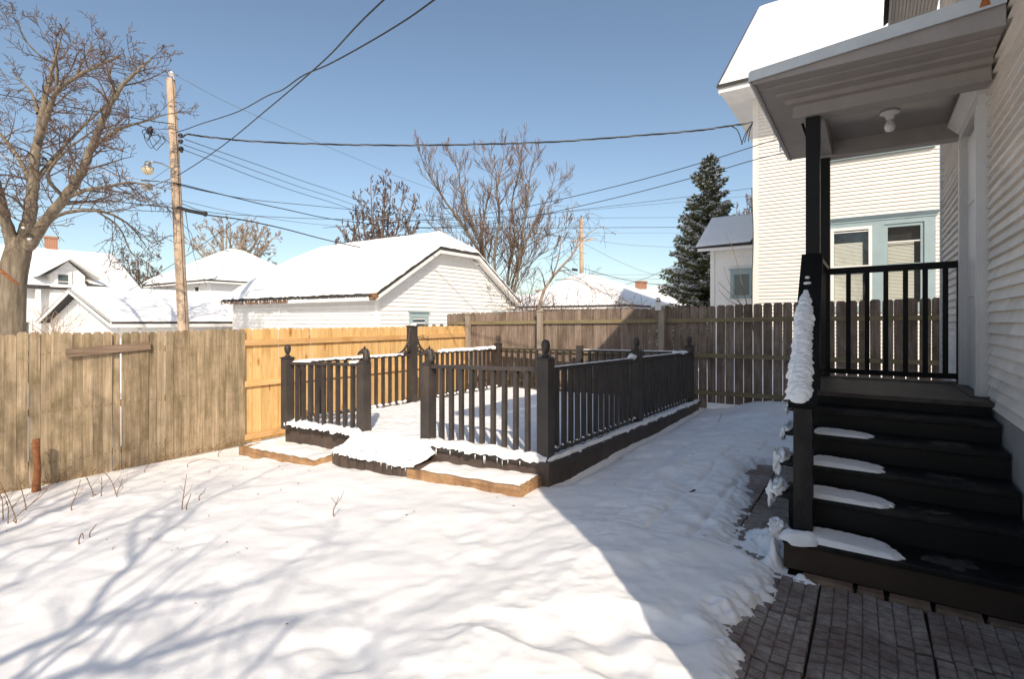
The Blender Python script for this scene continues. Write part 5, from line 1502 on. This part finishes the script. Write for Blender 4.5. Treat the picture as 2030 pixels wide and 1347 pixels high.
for pts, r0, r1, join in TR:
    w_ = [back(*p) for p in pts]
    if join: w_ = [FK, FK.lerp(w_[0], .55) + Vector((-.1, 0, .1))] + w_
    limb(mb, tw, w_, r0 * .95, r1 * 1.0, rg, .22, (.4, 1.3), 1, .35 if join else .1, **kw2)
for k in range(5):
    d = Vector((rg.uniform(-1, -.3), rg.uniform(-.6, .3), 1))
    grow(mb, FK, d, 4.0, .10, 3, rg, .25, .05, (4, 4, 5), (25, 55), .55, .55, .006)
mb.build('trunk', M['bark'], ot, smooth=True)
tw.build('twigs', M['twig'], ot)

# multi-stemmed tree behind the garage
vt = thing('vase_tree', 'tall many stemmed bare tree rising behind the garage gable', 'tree', px(1000, 640, 27), False)
rg = random.Random(5)
mb = MB(); tw = MB()
def q27(l, D=27): return [px(x, y, D + d) for x, y, d in l]
ST = [
 ([(1000, 640, 0), (975, 545, -.3), (945, 490, -.8), (912, 440, -1.3), (880, 395, -1.8), (852, 350, -2.2), (838, 320, -2.5)], .17, .02),
 ([(1000, 640, 0), (965, 530, .3), (940, 450, .8), (915, 380, 1.2), (905, 330, 1.5), (890, 300, 1.8)], .13, .02),
 ([(1000, 640, 0), (958, 500, .8), (962, 420, 1.2), (975, 355, 1.5), (958, 305, 1.8)], .13, .02),
 ([(1000, 640, 0), (980, 520, -1), (990, 440, -1.4), (985, 380, -1.8), (995, 330, -2), (1000, 300, -2)], .12, .02),
 ([(1000, 640, 0), (1008, 540, 0), (1020, 470, .4), (1015, 400, .8), (1030, 340, 1), (1028, 300, 1.2)], .12, .02),
 ([(1000, 640, 0), (1025, 550, -.6), (1035, 470, -.8), (1045, 400, -1), (1052, 340, -1.4), (1060, 310, -1.5)], .13, .02),
 ([(1000, 640, 0), (1022, 540, .6), (1055, 450, 1), (1085, 395, 1.5), (1100, 350, 1.8)], .11, .02),
 ([(1000, 640, 0), (1010, 560, -.4), (1040, 495, -1), (1080, 470, -1.5), (1115, 458, -2)], .07, .015),
 ([(1000, 640, 0), (1030, 560, .4), (1060, 515, .8), (1100, 490, 1.2)], .06, .015),
 ([(975, 545, 0), (930, 490, .3), (880, 470, .6), (850, 440, 1.0), (835, 410, 1)], .06, .015),
]
kw3 = dict(curl=.16, up=.14, kids=(5, 5, 3), spread=(14, 42), ratio=.62, thin=.6, rmin=.009)
for pts, r0, r1 in ST: limb(mb, tw, q27(pts), r0 * .62, r1 * .8, rg, .26, (.8, 2.0), 2, .25, **kw3)
mb.build('trunk', M['bark'], vt, smooth=True); tw.build('twigs', M['twig'], vt)
# bushy tree
b2 = thing('bushy_tree', 'bushy upright bare tree above the left part of the garage roof', 'tree', px(745, 620, 32), False)
mb = MB(); tw = MB()
BS = [(700, 440, 0, .05), (690, 470, -1, .05), (715, 390, 1, .06), (735, 365, 0, .07), (760, 400, -1, .07), (775, 370, .5, .06), (800, 375, -.5, .05), (820, 400, 0, .05), (740, 420, 1.5, .05), (785, 440, -1.5, .05), (765, 350, .2, .05), (668, 485, .6, .05), (680, 450, -.6, .05), (705, 420, .8, .04), (825, 440, .4, .05), (812, 470, -.5, .05), (675, 500, 0, .05), (750, 430, .9, .05), (722, 460, -.8, .05)]
for x, y, d, r in BS:
    limb(mb, tw, [px(748, 640, 32), px(748 + (x - 748) * .3, 540, 32 + d * .3), px(748 + (x - 748) * .75, (y + 540) / 2, 32 + d * .8), px(x, y, 32 + d)], r * 2, .02, rg, .34, (.5, 1.3), 2, .3, curl=.22, up=.10, kids=(4, 4, 4), spread=(20, 55), ratio=.55, thin=.6, rmin=.016)
mb.build('trunk', M['twig_far'], b2, smooth=True); tw.build('twigs', M['twig'], b2)
# rounded background trees
def round_tree(name, label, x, y0, y1, wpx, D, seed, mat, n=16, rmin=.02, trunk=.25, low=.35):
    t = thing(name, label, 'tree', px(x, y1, D), False)
    g = random.Random(seed); mb = MB(); tw = MB()
    base = px(x, y1 + 60, D); top = px(x, y0, D); H = (top - base).length; W = wpx / 2 / FPX * D
    f = base.lerp(top, low)
    mb.tube([base, f], [trunk, trunk * .8], 8)
    for i in range(n):
        a = g.uniform(0, 2 * math.pi); e = g.random() ** .6
        tip = f + Vector((math.cos(a) * W * e, math.sin(a) * W * e, (H * (1 - low)) * math.sqrt(max(.04, 1 - e * e * .9)) * g.uniform(.75, .95)))
        mid = f.lerp(tip, .5) + Vector((0, 0, -.05 * H)) + rvec(g) * W * .08
        limb(mb, tw, [f, mid, tip], trunk * .45, .025, g, H * .075, (H * .10, H * .2), 2, .3, curl=.28, up=.05, kids=(4, 4, 4), spread=(20, 60), ratio=.55, thin=.6, rmin=rmin)
    mb.build('trunk', mat, t, smooth=True); tw.build('twigs', mat, t)
round_tree('pale_round_tree', 'pale round crowned bare tree behind the hip roofed house', 462, 428, 560, 200, 48, 31, M['twig_pale'], 20, .022, .35, .42)
round_tree('small_far_tree', 'small dark bare tree between the dormer house and the hip roof', 275, 500, 570, 85, 44, 32, M['twig_far'], 12, .02, .2, .3)
round_tree('low_brown_tree', 'low reddish brown bare crown just left of the many stemmed tree', 862, 445, 540, 130, 52, 33, M['twig_pale'], 14, .022, .25, .3)
round_tree('tree_by_spruce', 'pinkish bare tree tip between the spruce and the white house', 1480, 385, 470, 60, 40, 34, M['twig_far'], 9, .018, .15, .3)
round_tree('tiny_far_tree', 'tiny far bare tree above the distant roof left of the spruce', 1270, 568, 620, 42, 70, 35, M['twig_far'], 7, .03, .15, .3)
# leaning tree over the back fence
ln = thing('leaning_tree', 'slim leaning bare tree with arching twigs just behind the brown fence', 'tree', px(1065, 640, 14.8), False)
mb = MB(); tw = MB(); rg = random.Random(8)
for pts, r0, r1 in (([(1062, 640, 0), (1070, 605, 0), (1082, 570, .1), (1108, 535, .2), (1135, 505, .3), (1146, 478, .4), (1150, 450, .4)], .055, .012),
    ([(1092, 555, 0), (1105, 520, -.3), (1112, 480, -.5), (1114, 440, -.6)], .022, .008),
    ([(1135, 505, .3), (1160, 470, .5), (1190, 450, .7), (1205, 455, .8)], .016, .006),
    ([(1100, 555, 0), (1140, 555, -.3), (1180, 575, -.5), (1230, 592, -.6)], .014, .006),
    ([(1108, 535, .2), (1160, 560, .5), (1190, 590, .6)], .012, .006),
    ([(1146, 478, .4), (1140, 440, .3), (1132, 395, .3)], .012, .005),
    ([(1062, 620, 0), (1050, 590, -.4), (1060, 560, -.6), (1078, 545, -.7)], .012, .005)):
    limb(mb, tw, [px(x, y, 14.8 + d) for x, y, d in pts], r0, r1, rg, .22, (.35, .95), 1, .25, curl=.35, up=-.05, kids=(3, 4), spread=(25, 70), ratio=.6, thin=.6, rmin=.0045)
mb.build('trunk', M['twig_pale'], ln, smooth=True); tw.build('twigs', M['twig_red'], ln)
br = thing('bramble_thicket', 'tangle of bare reddish brambles along the top of the brown fence', 'brambles', px(1130, 640, 14), False)
tw = MB()
for i in range(150):
    x = rg.uniform(1012, 1290); D = rg.uniform(13.6, 15.5)
    a = px(x, rg.uniform(630, 660), D); h = rg.uniform(.35, 1.0) * (1.3 if x < 1060 else .75)
    grow(tw, a, Vector((rg.uniform(-.8, .8), rg.uniform(-.4, .4), 1)), h * 1.3, .008, 1, rg, .55, -.06, (3, 4), (25, 70), .5, .6, .0045)
tw.build('twigs', M['twig_red'], br, kind='stuff')
gb = thing('garage_bush', 'small pink brown bare bush at the left corner of the low garage', 'bush', px(95, 680, 20), False)
tw = MB()
for i in range(26): grow(tw, px(rg.uniform(70, 125), 690, 20 + rg.uniform(-.4, .4)), Vector((rg.uniform(-.7, .7), rg.uniform(-.4, .4), 1)), rg.uniform(.7, 1.7), .012, 1, rg, .4, .05, (3, 4), (20, 50), .5, .6, .007)
tw.build('twigs', M['twig_pale'], gb)
sap = thing('bare_sapling', 'thin curved sapling in front of the extension window', 'sapling', px(1485, 640, 13), False)
tw = MB()
for pts in ([(1490, 640), (1470, 560), (1455, 500), (1438, 462)], [(1480, 640), (1462, 590), (1445, 560), (1435, 530)], [(1488, 620), (1450, 585), (1425, 560)], [(1486, 630), (1475, 580), (1468, 555)], [(1478, 610), (1448, 598), (1425, 575)]):
    tw.tube(catmull([px(x, y, 13) for x, y in pts], 5), [.010 - .0004 * i for i in range((len(pts) - 1) * 5 + 1)], 5)
tw.build('stems', M['stem'], sap, smooth=True)

# spruce
sp = thing('spruce', 'tall dark green spruce dusted with snow left of the white house', 'spruce', px(1403, 640, 24), False)
rg = random.Random(9)
D = 24.5; zt = px(1403, 316, D).z; zb = .2; c = px(1405, 640, D)
mb = MB(); mb.tube([(c.x, c.y, -.8), (c.x, c.y, zt - .3)], [.22, .02], 8); mb.build('trunk', M['bark'], sp)
nd = MB(); sn = MB()
z = zb
H = zt - zb
def tuft(p, d, L, w_, nd=None):
    nd = nd or globals()['nd']
    d = d.normalized(); s = d.cross(Vector((0, 0, 1))); s = s.normalized() if s.length > .1 else Vector((1, 0, 0))
    s = (s + rvec(rg) * .5).normalized(); u_ = s.cross(d)
    for q in (s, u_):
        nd.add([p - q * w_ * .6, p + q * w_ * .6, p + d * L * .6 + q * w_ * .5, p + d * L, p + d * L * .6 - q * w_ * .5], [(0, 1, 2, 3, 4)])
while z < zt - .1:
    t = (z - zb) / H
    Rm = (2.75 * (1 - t) ** .8 + .08)
    nbr = int(7 + 13 * (1 - t))
    for k in range(nbr):
        a = rg.uniform(0, 2 * math.pi); L = Rm * rg.uniform(.72, 1.15)
        if rg.random() < .12: L *= .55
        dr = Vector((math.cos(a), math.sin(a), rg.uniform(-.28, -.02) if t < .8 else .5))
        p0 = Vector((c.x, c.y, z + rg.uniform(-.15, .15)))
        n = max(3, int(L / .13))
        for i in range(n):
            s_ = (i + .6) / n
            p = p0 + dr * L * s_ + Vector((0, 0, .25 * L * s_ * s_))
            wdt = .34 * (1 - s_ * .75) * min(1, L)
            for m_ in range(6):
                side = Vector((-dr.y, dr.x, 0)) * rg.uniform(-1, 1) * wdt
                tuft(p + side + Vector((0, 0, rg.uniform(-.07, .05))), dr * .7 + side * 1.4 / max(.1, wdt) * .35 + rvec(rg) * .5 + Vector((0, 0, .1)), rg.uniform(.12, .24), .042)
            for m_ in range(4 if s_ > .35 else 0):
                side = Vector((-dr.y, dr.x, 0)) * rg.uniform(-1, 1) * wdt
                tuft(p + side + Vector((0, 0, rg.uniform(.05, .10))), dr * .7 + rvec(rg) * .4, rg.uniform(.08, .18), .04, sn)
            if s_ > .3 and rg.random() < (.5 if z > 2.4 else .22):
                lump(sn, p + Vector((rg.uniform(-.08, .08), rg.uniform(-.08, .08), .085)), rg.uniform(.05, .13), rg.uniform(.05, .13), rg.uniform(.02, .035), int(rg.random() * 99), 6, 4, .5)
    z += .155 + .10 * (1 - t)
nd.build('needles', M['needle'], sp, kind='stuff')
sn.build('snow', M['snow'], sp, smooth=True, kind='stuff')
cn = MB()
for i in range(26):
    t = rg.random(); a = rg.uniform(0, 6.28); z = zt - .15 - t * 1.1
    p = Vector((c.x + math.cos(a) * (.06 + .28 * t), c.y + math.sin(a) * (.06 + .28 * t), z)); cn.tube([p, p + Vector((0, 0, -.07)), p + Vector((0, 0, -.14))], [.02, .035, .01], 6)
cn.build('cones', M['stump'], sp, smooth=True, kind='stuff')

# ------------------------------------------------------------------ utility poles and wires
pl = thing('utility_pole', 'leaning grey wooden utility pole with a street lamp beside the low garage', 'pole', px(366, 660, 16), False)
def pp(y, d=0, dx=0):   # point on the pole axis at photo row y
    t = (y - 155) / (655 - 155); return px(338 + t * 26 + dx, y, 16 + d)
mb = MB(); mb.tube([pp(800), pp(655), pp(400), pp(157)], [.165, .155, .14, .12], 16); mb.build('shaft', M['pole'], pl, smooth=True)
mb = MB(); mb.tube([pp(157, -.1, 7), pp(146, -.1, 2)], [.03, .02], 6); mb.tube([pp(152, -.05, 2), pp(148, -.05, 2), pp(144, -.05, 2), pp(141, -.05, 2)], [.04, .10, .06, .02], 10); mb.build('insulator', M['porcelain'], pl, smooth=True)
mb = MB(); mb.box(*[0, .001] * 3) if False else None
mb.tube([pp(340, -.14, 0), px(338, 333, 15.7), px(322, 325, 15.5), px(306, 321, 15.4), px(300, 322, 15.3)], [.022, .022, .022, .022, .03], 8)
arm = mb.build('lamp_arm', M['galv'], pl, smooth=True)
hd = px(293, 330, 15.2)
mb = MB(); mb.lathe([(.001, .16), (.06, .15), (.085, .08), (.10, .0), (.155, -.03), (.155, -.06), (.001, -.06)][::-1], hd, 14); mb.build('lamp_head', M['galv'], arm, smooth=True)
mb = MB(); mb.lathe([(.001, -.061), (.15, -.061), (.145, -.12), (.12, -.20), (.07, -.235), (.001, -.24)][::-1], hd, 14); mb.build('lens', M['lamp_glass'], arm, smooth=True)
mb = MB()
for y, dx in ((268, 12), (280, 12), (294, 12), (297, 12)):
    mb.tube([pp(y, -.12, dx - 3), pp(y, -.12, dx + 6)], .03, 6)
    mb.tube([pp(y - 3, -.12, dx + 2), pp(y + 5, -.12, dx + 2)], .045, 8)
mb.build('bracket', M['wire'], pl)
mb = MB()
for (x, y, r) in ((294, 268, 9), (302, 278, 14), (312, 283, 13), (298, 262, 7)):
    cc = px(x, y, 15.6); rr_ = r / FPX * 15.6
    mb.tube([cc + Vector((math.cos(a) * rr_, .1 * math.sin(a * 2), math.sin(a) * rr_ * 1.1)) for a in np.linspace(0, 6.28, 44)], .010, 4)
lump(mb, px(298, 260, 15.6), .09, .07, .14, 4)
mb.build('cable_coil', M['wire'], pl, smooth=True)
mb = MB()
mb.tube([pp(412, -.25, 2), px(375, 418, 15.6), px(405, 424, 15.5)], .055, 8); mb.tube([px(405, 424, 15.5), px(409, 425, 15.5)], .075, 8)
mb.build('splice_closure', M['wire'], pl)
mb = MB(); b_ = px(292, 370, 15.6); mb.box(b_.x - .13, b_.x + .10, b_.y - .1, b_.y + .1, b_.z - .10, b_.z + .09); mb.build('junction_box', M['galv'], pl)
mb = MB()
for y in (210, 262, 300, 345): mb.tube([pp(y, -.13, -5), pp(y + 2, -.16, 2), pp(y, -.10, 9)], .008, 4)
mb.tube([pp(150, -.17, 4), pp(300, -.18, 6), pp(480, -.19, 5), pp(660, -.19, 5)], .01, 4)
for y0, x1, y1 in ((395, 345, 470), (430, 372, 500)): mb.tube(catmull([pp(y0, -.2, -8), px(344 if x1 < 350 else 380, (y0 + y1) / 2, 15.7), px(x1, y1, 15.7)], 5), .008, 4)
mb.build('hanging_cables', M['wire'], pl)
p2 = thing('far_utility_pole', 'far wooden pole with a crossarm above the snowy bungalow roof', 'pole', px(1153, 640, 38), False)
mb = MB(); mb.tube([px(1154, 640, 38), px(1152, 432, 38)], [.17, .13], 10); mb.build('shaft', M['pole'], p2, smooth=True)
mb = MB(); mb.beam(px(1132, 480, 38), px(1176, 475, 38), .12, .12); mb.build('crossarm', M['pole'], p2)
mb = MB(); mb.tube([px(1134, 534, 37.9), px(1145, 536, 37.9)], .09, 6); mb.tube([px(1152, 436, 38), px(1152, 428, 38)], .05, 6)
mb.build('bracket', M['wire'], p2)

def wire(label, pts, r=.011, mat='wire', sm_=6, name='overhead_wire', group=None):
    w_ = [px(*p) if len(p) == 3 else Vector(p[1:]) for p in pts]
    o = w_[0]
    t = thing(name, label, 'wire', o, False, group)
    mb = MB(); mb.tube(catmull(w_, sm_), r, 5)
    mb.build('strand', M[mat], t, smooth=True)
    return t
def W3(x, y, z): return (0, x, y, z)
wire('thick straight cable rising from the pole to the top middle of the view', [(300, 370, 17.5), (357, 345, 15.8), (440, 290, 14), (520, 225, 12), (640, 122, 9.3), (762, -2, 7), W3(1.5, 3.6, 5.8)], .013)
wire('wavy cable sagging from the pole up to the top edge right of the straight one', [(350, 262, 15.8), (370, 256, 15.7), (400, 245, 15), (470, 222, 13.5), (530, 190, 12), (560, 178, 11), (600, 150, 10), (650, 128, 9), (720, 90, 8.3), (795, 45, 7.6), (862, -2, 7.0), W3(.6, 5.4, 5.9), W3(2.4, 3.9, 5.9)], .013)
sd_ = thing('service_drop', 'twisted black service cable from the pole to the white house corner', 'wire', px(366, 270, 15.8), False)
base_ = catmull([px(362, 272, 15.8), px(372, 266, 15.8), px(400, 270, 15.7), px(500, 280, 15.6), px(650, 286, 15.5), px(800, 288, 15.4), px(950, 286, 15.3), px(1100, 281, 15.2), px(1250, 270, 15.1), px(1380, 259, 15), px(1450, 249, 14.9), px(1476, 246, 14.8)], 16)
for ph in (0, 2.1, 4.2):
    mb = MB(); mb.tube([q + Vector((0, math.cos(i * .55 + ph), math.sin(i * .55 + ph))) * .017 for i, q in enumerate(base_)], .013, 5); mb.build('strand', M['wire'] if ph != 2.1 else M['wire_grey'], sd_, smooth=True)
mb = MB()
for pts in ([(1476, 246), (1492, 241)], [(1450, 250), (1462, 258), (1470, 280), (1472, 286)], [(1470, 286), (1478, 265), (1492, 242)], [(1476, 282), (1482, 262), (1492, 243)], [(1484, 280), (1486, 262), (1492, 244)]):
    mb.tube(catmull([px(x, y, 14.85) for x, y in pts], 6), .014, 5)
mb.build('drip_loops', M['wire'], sd_, smooth=True)
wire('thin wire from the very top of the pole down to the right', [(-60, 20, 26), (300, 134, 16.8), (344, 147, 15.95), (440, 198, 17), (560, 252, 19), (700, 312, 22), (850, 372, 26), (1150, 470, 38)], .008, 'wire_grey')
wire('upper of the three parallel wires running right from the pole bracket', [(366, 276, 15.8), (440, 302, 18), (520, 330, 20), (640, 372, 24), (800, 418, 30), (1135, 474, 38)], .011)
wire('middle of the three parallel wires running right from the pole bracket', [(364, 287, 15.8), (440, 314, 18), (520, 344, 20), (640, 385, 24), (800, 428, 30), (1150, 475, 38)], .010)
wire('lower of the three parallel wires running right from the pole bracket', [(364, 297, 15.8), (440, 326, 18), (520, 357, 20), (640, 396, 24), (800, 436, 30), (1172, 474, 38)], .011)
wire('black cable crossing the big tree from the left edge to the pole bracket', [(-60, 178, 14), (0, 187, 14.3), (150, 214, 15), (290, 238, 15.6), (345, 246, 15.85)], .015)
wire('pale cable crossing the big tree to below the street lamp', [(-60, 298, 14), (0, 309, 14.3), (120, 328, 14.9), (250, 352, 15.5), (345, 362, 15.8)], .012, 'wire_pale')
wire('black cable low across the tree trunk fork to the pole', [(-60, 353, 14), (0, 362, 14.3), (120, 382, 14.9), (250, 402, 15.5), (350, 413, 15.8)], .015)
wire('level thin wire across the lower branches of the big tree', [(-60, 407, 14), (60, 409, 14.5), (200, 415, 15), (340, 420, 15.8)], .009)
wire('slanting wire from lower left up past the chimney to the pole', [(-40, 482, 20), (60, 455, 22), (150, 430, 24), (240, 395, 26), (340, 330, 28)], .010)
wire('cable bundle falling from the pole lamp level to the garage ridge', [(280, 358, 15.8), (340, 362, 15.8), (400, 376, 16.5), (470, 393, 18), (560, 414, 20), (700, 440, 24), (900, 452, 30), (1492, 450, 40)], .018)
wire('dark wire just above the cable bundle right of the pole', [(350, 366, 15.85), (420, 382, 17), (500, 396, 19), (600, 406, 22), (760, 421, 27), (900, 430, 31), (1200, 432, 40), (1492, 430, 50)], .012)
wire('thick black cable from the splice closure to the garage roof edge', [(408, 426, 15.5), (480, 436, 16.5), (560, 453, 18), (640, 474, 20), (720, 492, 23), (760, 500, 25)], .020)
wire('thin wire just above the thick splice cable', [(360, 404, 15.8), (410, 420, 16.5), (500, 428, 18), (640, 434, 21), (820, 436, 26), (1000, 430, 31), (1492, 388, 44)], .010)
wire('fine level wire across the bushy tree towards the spruce', [(360, 398, 15.8), (480, 424, 18), (640, 446, 21), (850, 460, 27), (1100, 462, 33), (1400, 462, 42)], .009, 'wire_grey')
wire('upper black wire climbing right to the white house above the spruce', [(640, 452, 24), (800, 440, 22), (900, 432, 20), (1000, 418, 18), (1100, 398, 16.5), (1250, 362, 15), (1400, 320, 14), (1492, 291, 13.6), (1560, 270, 12.8)], .011)
wire('second black wire climbing right to the white house just below the first', [(760, 455, 24), (900, 450, 21), (1000, 440, 19), (1100, 420, 17), (1250, 385, 15.5), (1400, 345, 14.2), (1492, 318, 13.6), (1575, 298, 12.8)], .011)
wire('gently rising wire passing behind the spruce middle', [(860, 452, 30), (1000, 436, 30), (1150, 416, 30), (1300, 398, 30), (1492, 373, 30)], .013)
wire('fine wire from the far pole crossarm passing behind the spruce', [(1175, 476, 38), (1250, 486, 38), (1350, 490, 38), (1492, 486, 38)], .013, 'wire_grey')
wire('fine wire falling from the far pole to the right behind the spruce', [(1155, 482, 38), (1230, 520, 38), (1300, 545, 38), (1400, 556, 38)], .013, 'wire_grey')
wire('black wire falling from the far pole base to behind the spruce', [(1156, 532, 38), (1210, 548, 38), (1280, 562, 38), (1380, 568, 38)], .020)
wire('level fine wire low behind the spruce and the pole', [(1140, 544, 45), (1250, 545, 45), (1380, 544, 45)], .014, 'wire_grey')
wire('lowest level fine wire above the bungalow chimneys', [(1150, 552, 45), (1250, 553, 45), (1380, 553, 45)], .014, 'wire_grey')
wire('crossing wire rising right above the bungalow chimneys', [(1230, 568, 38), (1290, 548, 38), (1345, 522, 38), (1420, 490, 38)], .016)
wire('diagonal wire in front of the low garage roof down to the left', [(478, 434, 18), (420, 472, 18), (350, 520, 18.5), (255, 577, 19)], .010)
wire('wire looping down to the hip roofed house corner', [(368, 420, 16), (376, 470, 20), (392, 530, 28), (410, 568, 33)], .012)

# ------------------------------------------------------------------ small things
stp_ = thing('cut_stump_post', 'orange brown cut sapling trunk standing by the left fence', 'stump', (-7.18, -1.66, -.4))
r_ = (72 - CX) / FPX; v_ = -7.20
u_ = (r_ * (A.y + v_ * D2.y) - A.x - v_ * D2.x) / (D1.x - r_ * D1.y)
g = P(v_, u_, gz(v_) + .02); h0 = .56
li = Vector((v_, u_, g.z))
mb = MB(); n = 9
mb.tube([(li.x, li.y, g.z - .1), (li.x, li.y, g.z + .05), (li.x + .008, li.y + .01, g.z + h0 * .4), (li.x - .004, li.y, g.z + h0 * .8), (li.x + .0, li.y, g.z + h0)], [.05, .038, .031, .031, .034], 12)
mb.tube([(li.x - .02, li.y - .01, g.z + h0 * .86), (li.x - .045, li.y - .03, g.z + h0 * .93)], [.012, .007], 6)
ORG[stp_.name] = Vector((li.x, li.y, g.z)); stp_.location = P(li.x, li.y, g.z)
mb.build('trunk', M['stump'], stp_, smooth=True)
SK = [([(142, 1002), (150, 984), (160, 952)], 'curved dry stem in snow left of the leaning picket base'),
 ([(184, 977), (175, 955), (168, 933)], 'short dry stem near the middle of the left fence'),
 ([(228, 973), (218, 950), (199, 930)], 'dry stem leaning left before the left fence'),
 ([(288, 931), (312, 902), (345, 866)], 'long straight stick leaning on the left fence'),
 ([(361, 1003), (365, 975), (370, 941)], 'tall dry stem standing alone in the snowy lawn'),
 ([(433, 899), (443, 890), (450, 874)], 'short stick leaning by the right end of the left fence'),
 ([(31, 1026), (92, 973), (95, 940)], 'forked dry stem in the left corner by the stump'),
 ([(31, 1027), (14, 985), (-4, 950)], 'dry stem leaning left in the left corner'),
 ([(51, 1003), (44, 975), (35, 943)], 'dry stem right beside the orange stump'),
 ([(178, 1058), (184, 1050), (191, 1040)], 'short dark twig sticking out of the lawn snow'),
 ([(373, 920), (402, 911), (436, 916)], 'bent stick lying on snow by the left fence'),
 ([(114, 953), (128, 938), (141, 924)], 'pale stick leaning on the left fence near the stump'),
 ([(201, 976), (202, 962), (201, 946)], 'upright thin stem before the nailed board'),
 ([(661, 1012), (666, 1000), (672, 986)], 'small forked twig in the middle of the lawn'),
 ([(370, 1003), (376, 988), (378, 980)], 'tiny stem beside the lone tall stem in the lawn'),
 ([(157, 1070), (163, 1058), (166, 1074)], 'bent dark twig in the lawn snow'),
 ([(16, 1028), (16, 1005), (8, 985)], 'thick dry stem at the left edge of the view'),
 ([(232, 978), (240, 960), (243, 950)], 'thin curved stem below the nailed board'),
 ([(6, 1020), (4, 990), (-6, 970)], 'pale grass stem at the left edge of the view'),
 ([(395, 985), (404, 976), (408, 968)], 'little branching twig right of the lone stem'),
 ([(1365, 1086), (1362, 1079), (1366, 1076)], 'tiny twig on the shaded snow beside the steps'),
 ([(1425, 835), (1430, 825), (1427, 818)], 'tiny twig on shaded snow near the back fence')]
for pts, lab in SK:
    b = gpx(*pts[0], .05); d = b.y
    t = thing('dried_weed', lab, 'weed', b, False, 'dry stems and twigs in the snow')
    w_ = [b + Vector((0, 0, -.05))] + [px(x, y, d + .06 * i) for i, (x, y) in enumerate(pts)]
    mb = MB(); c = catmull(w_, 4)
    mb.tube(c, [.0055 - .0035 * i / len(c) for i in range(len(c))], 5)
    if len(pts) > 2 and abs(pts[0][1] - pts[-1][1]) > 25:
        m_ = c[len(c) // 2]; mb.tube([m_, m_ + Vector((.05, .02, .07)), m_ + Vector((.07, .03, .13))], [.003, .002, .0015], 4)
        mb.tube([c[len(c) * 2 // 3], c[len(c) * 2 // 3] + Vector((-.04, 0, .06))], [.0025, .0015], 4)
    mb.build('stalk', M['stem'], t, smooth=True)
# matted dry vines along the foot of the left fence
vn_ = thing('dry_vines', 'dry vines and grass matted along the foot of the left fence', 'dry grass', (-7.3, -1, -.4))
mb = MB(); rg = random.Random(77)
for i in range(130):
    u = rg.uniform(-2.6, .7); v = -7.36 + rg.random() ** 2 * .22; z = gz(v) + .05
    a = rg.uniform(-1, 1); L = rg.uniform(.08, .32)
    mb.tube([(v, u, z), (v + .05 * rg.random(), u + a * L * .6, z + rg.uniform(.02, .10)), (v + .08 * rg.random(), u + a * L, z + rg.uniform(-.01, .16))], [.003, .0025, .001], 3)
mb.build('stalks', M['stem'], vn_, kind='stuff')
wp = thing('oval_wood_plaque', 'pale oval topped wooden plaque with dark hooks above a brown fence post', 'plaque', (-2.80, 6.2, 1.8))
c = px(1305, 610, 9.75)
mb = MB(); n = 12; w_ = .055; hgt = .18
poly = [(c.x - w_, c.y, c.z - .05), (c.x + w_, c.y, c.z - .05), (c.x + w_, c.y, c.z + .09)] + [(c.x + w_ * math.cos(t), c.y, c.z + .09 + .11 * math.sin(t)) for t in np.linspace(.15, math.pi - .15, 9)] + [(c.x - w_, c.y, c.z + .09)]
poly = [inv(p) for p in poly]
off = inv(Vector((0, .03, 0))) - inv(Vector((0, 0, 0)))
mb.prism(poly, off); mb.build('board', M['trim_white'], wp)
mb = MB()
for dx in (-.022, .022): 
    a = c + Vector((dx, -.01, .12)); mb.tube([inv(a + Vector((-.015, 0, 0))), inv(a + Vector((.015, 0, 0)))], .006, 5); mb.tube([inv(a + Vector((0, 0, -.02))), inv(a + Vector((0, 0, .02)))], .006, 5)
mb.build('hooks', M['wire'], wp)

lt = thing('leaf_litter', 'scattered tiny dark leaf bits and twigs lying on the lawn snow', 'litter', (-3.5, -1, -.2))
mb = MB(); rg = random.Random(5)
for i in range(46):
    v = rg.uniform(-6.9, -.3); u = rg.uniform(-2.4, 3.0 if v > -2 else .3)
    z = float(snow_height(np.array([[v]]), np.array([[u]]))[0, 0]) + .004
    a = rg.uniform(0, 6.28); L = rg.uniform(.008, .03)
    mb.tube([(v, u, z), (v + math.cos(a) * L, u + math.sin(a) * L, z + rg.uniform(0, .012))], [rg.uniform(.002, .005), .001], 4)
mb.build('bits', M['stem'], lt, kind='stuff')
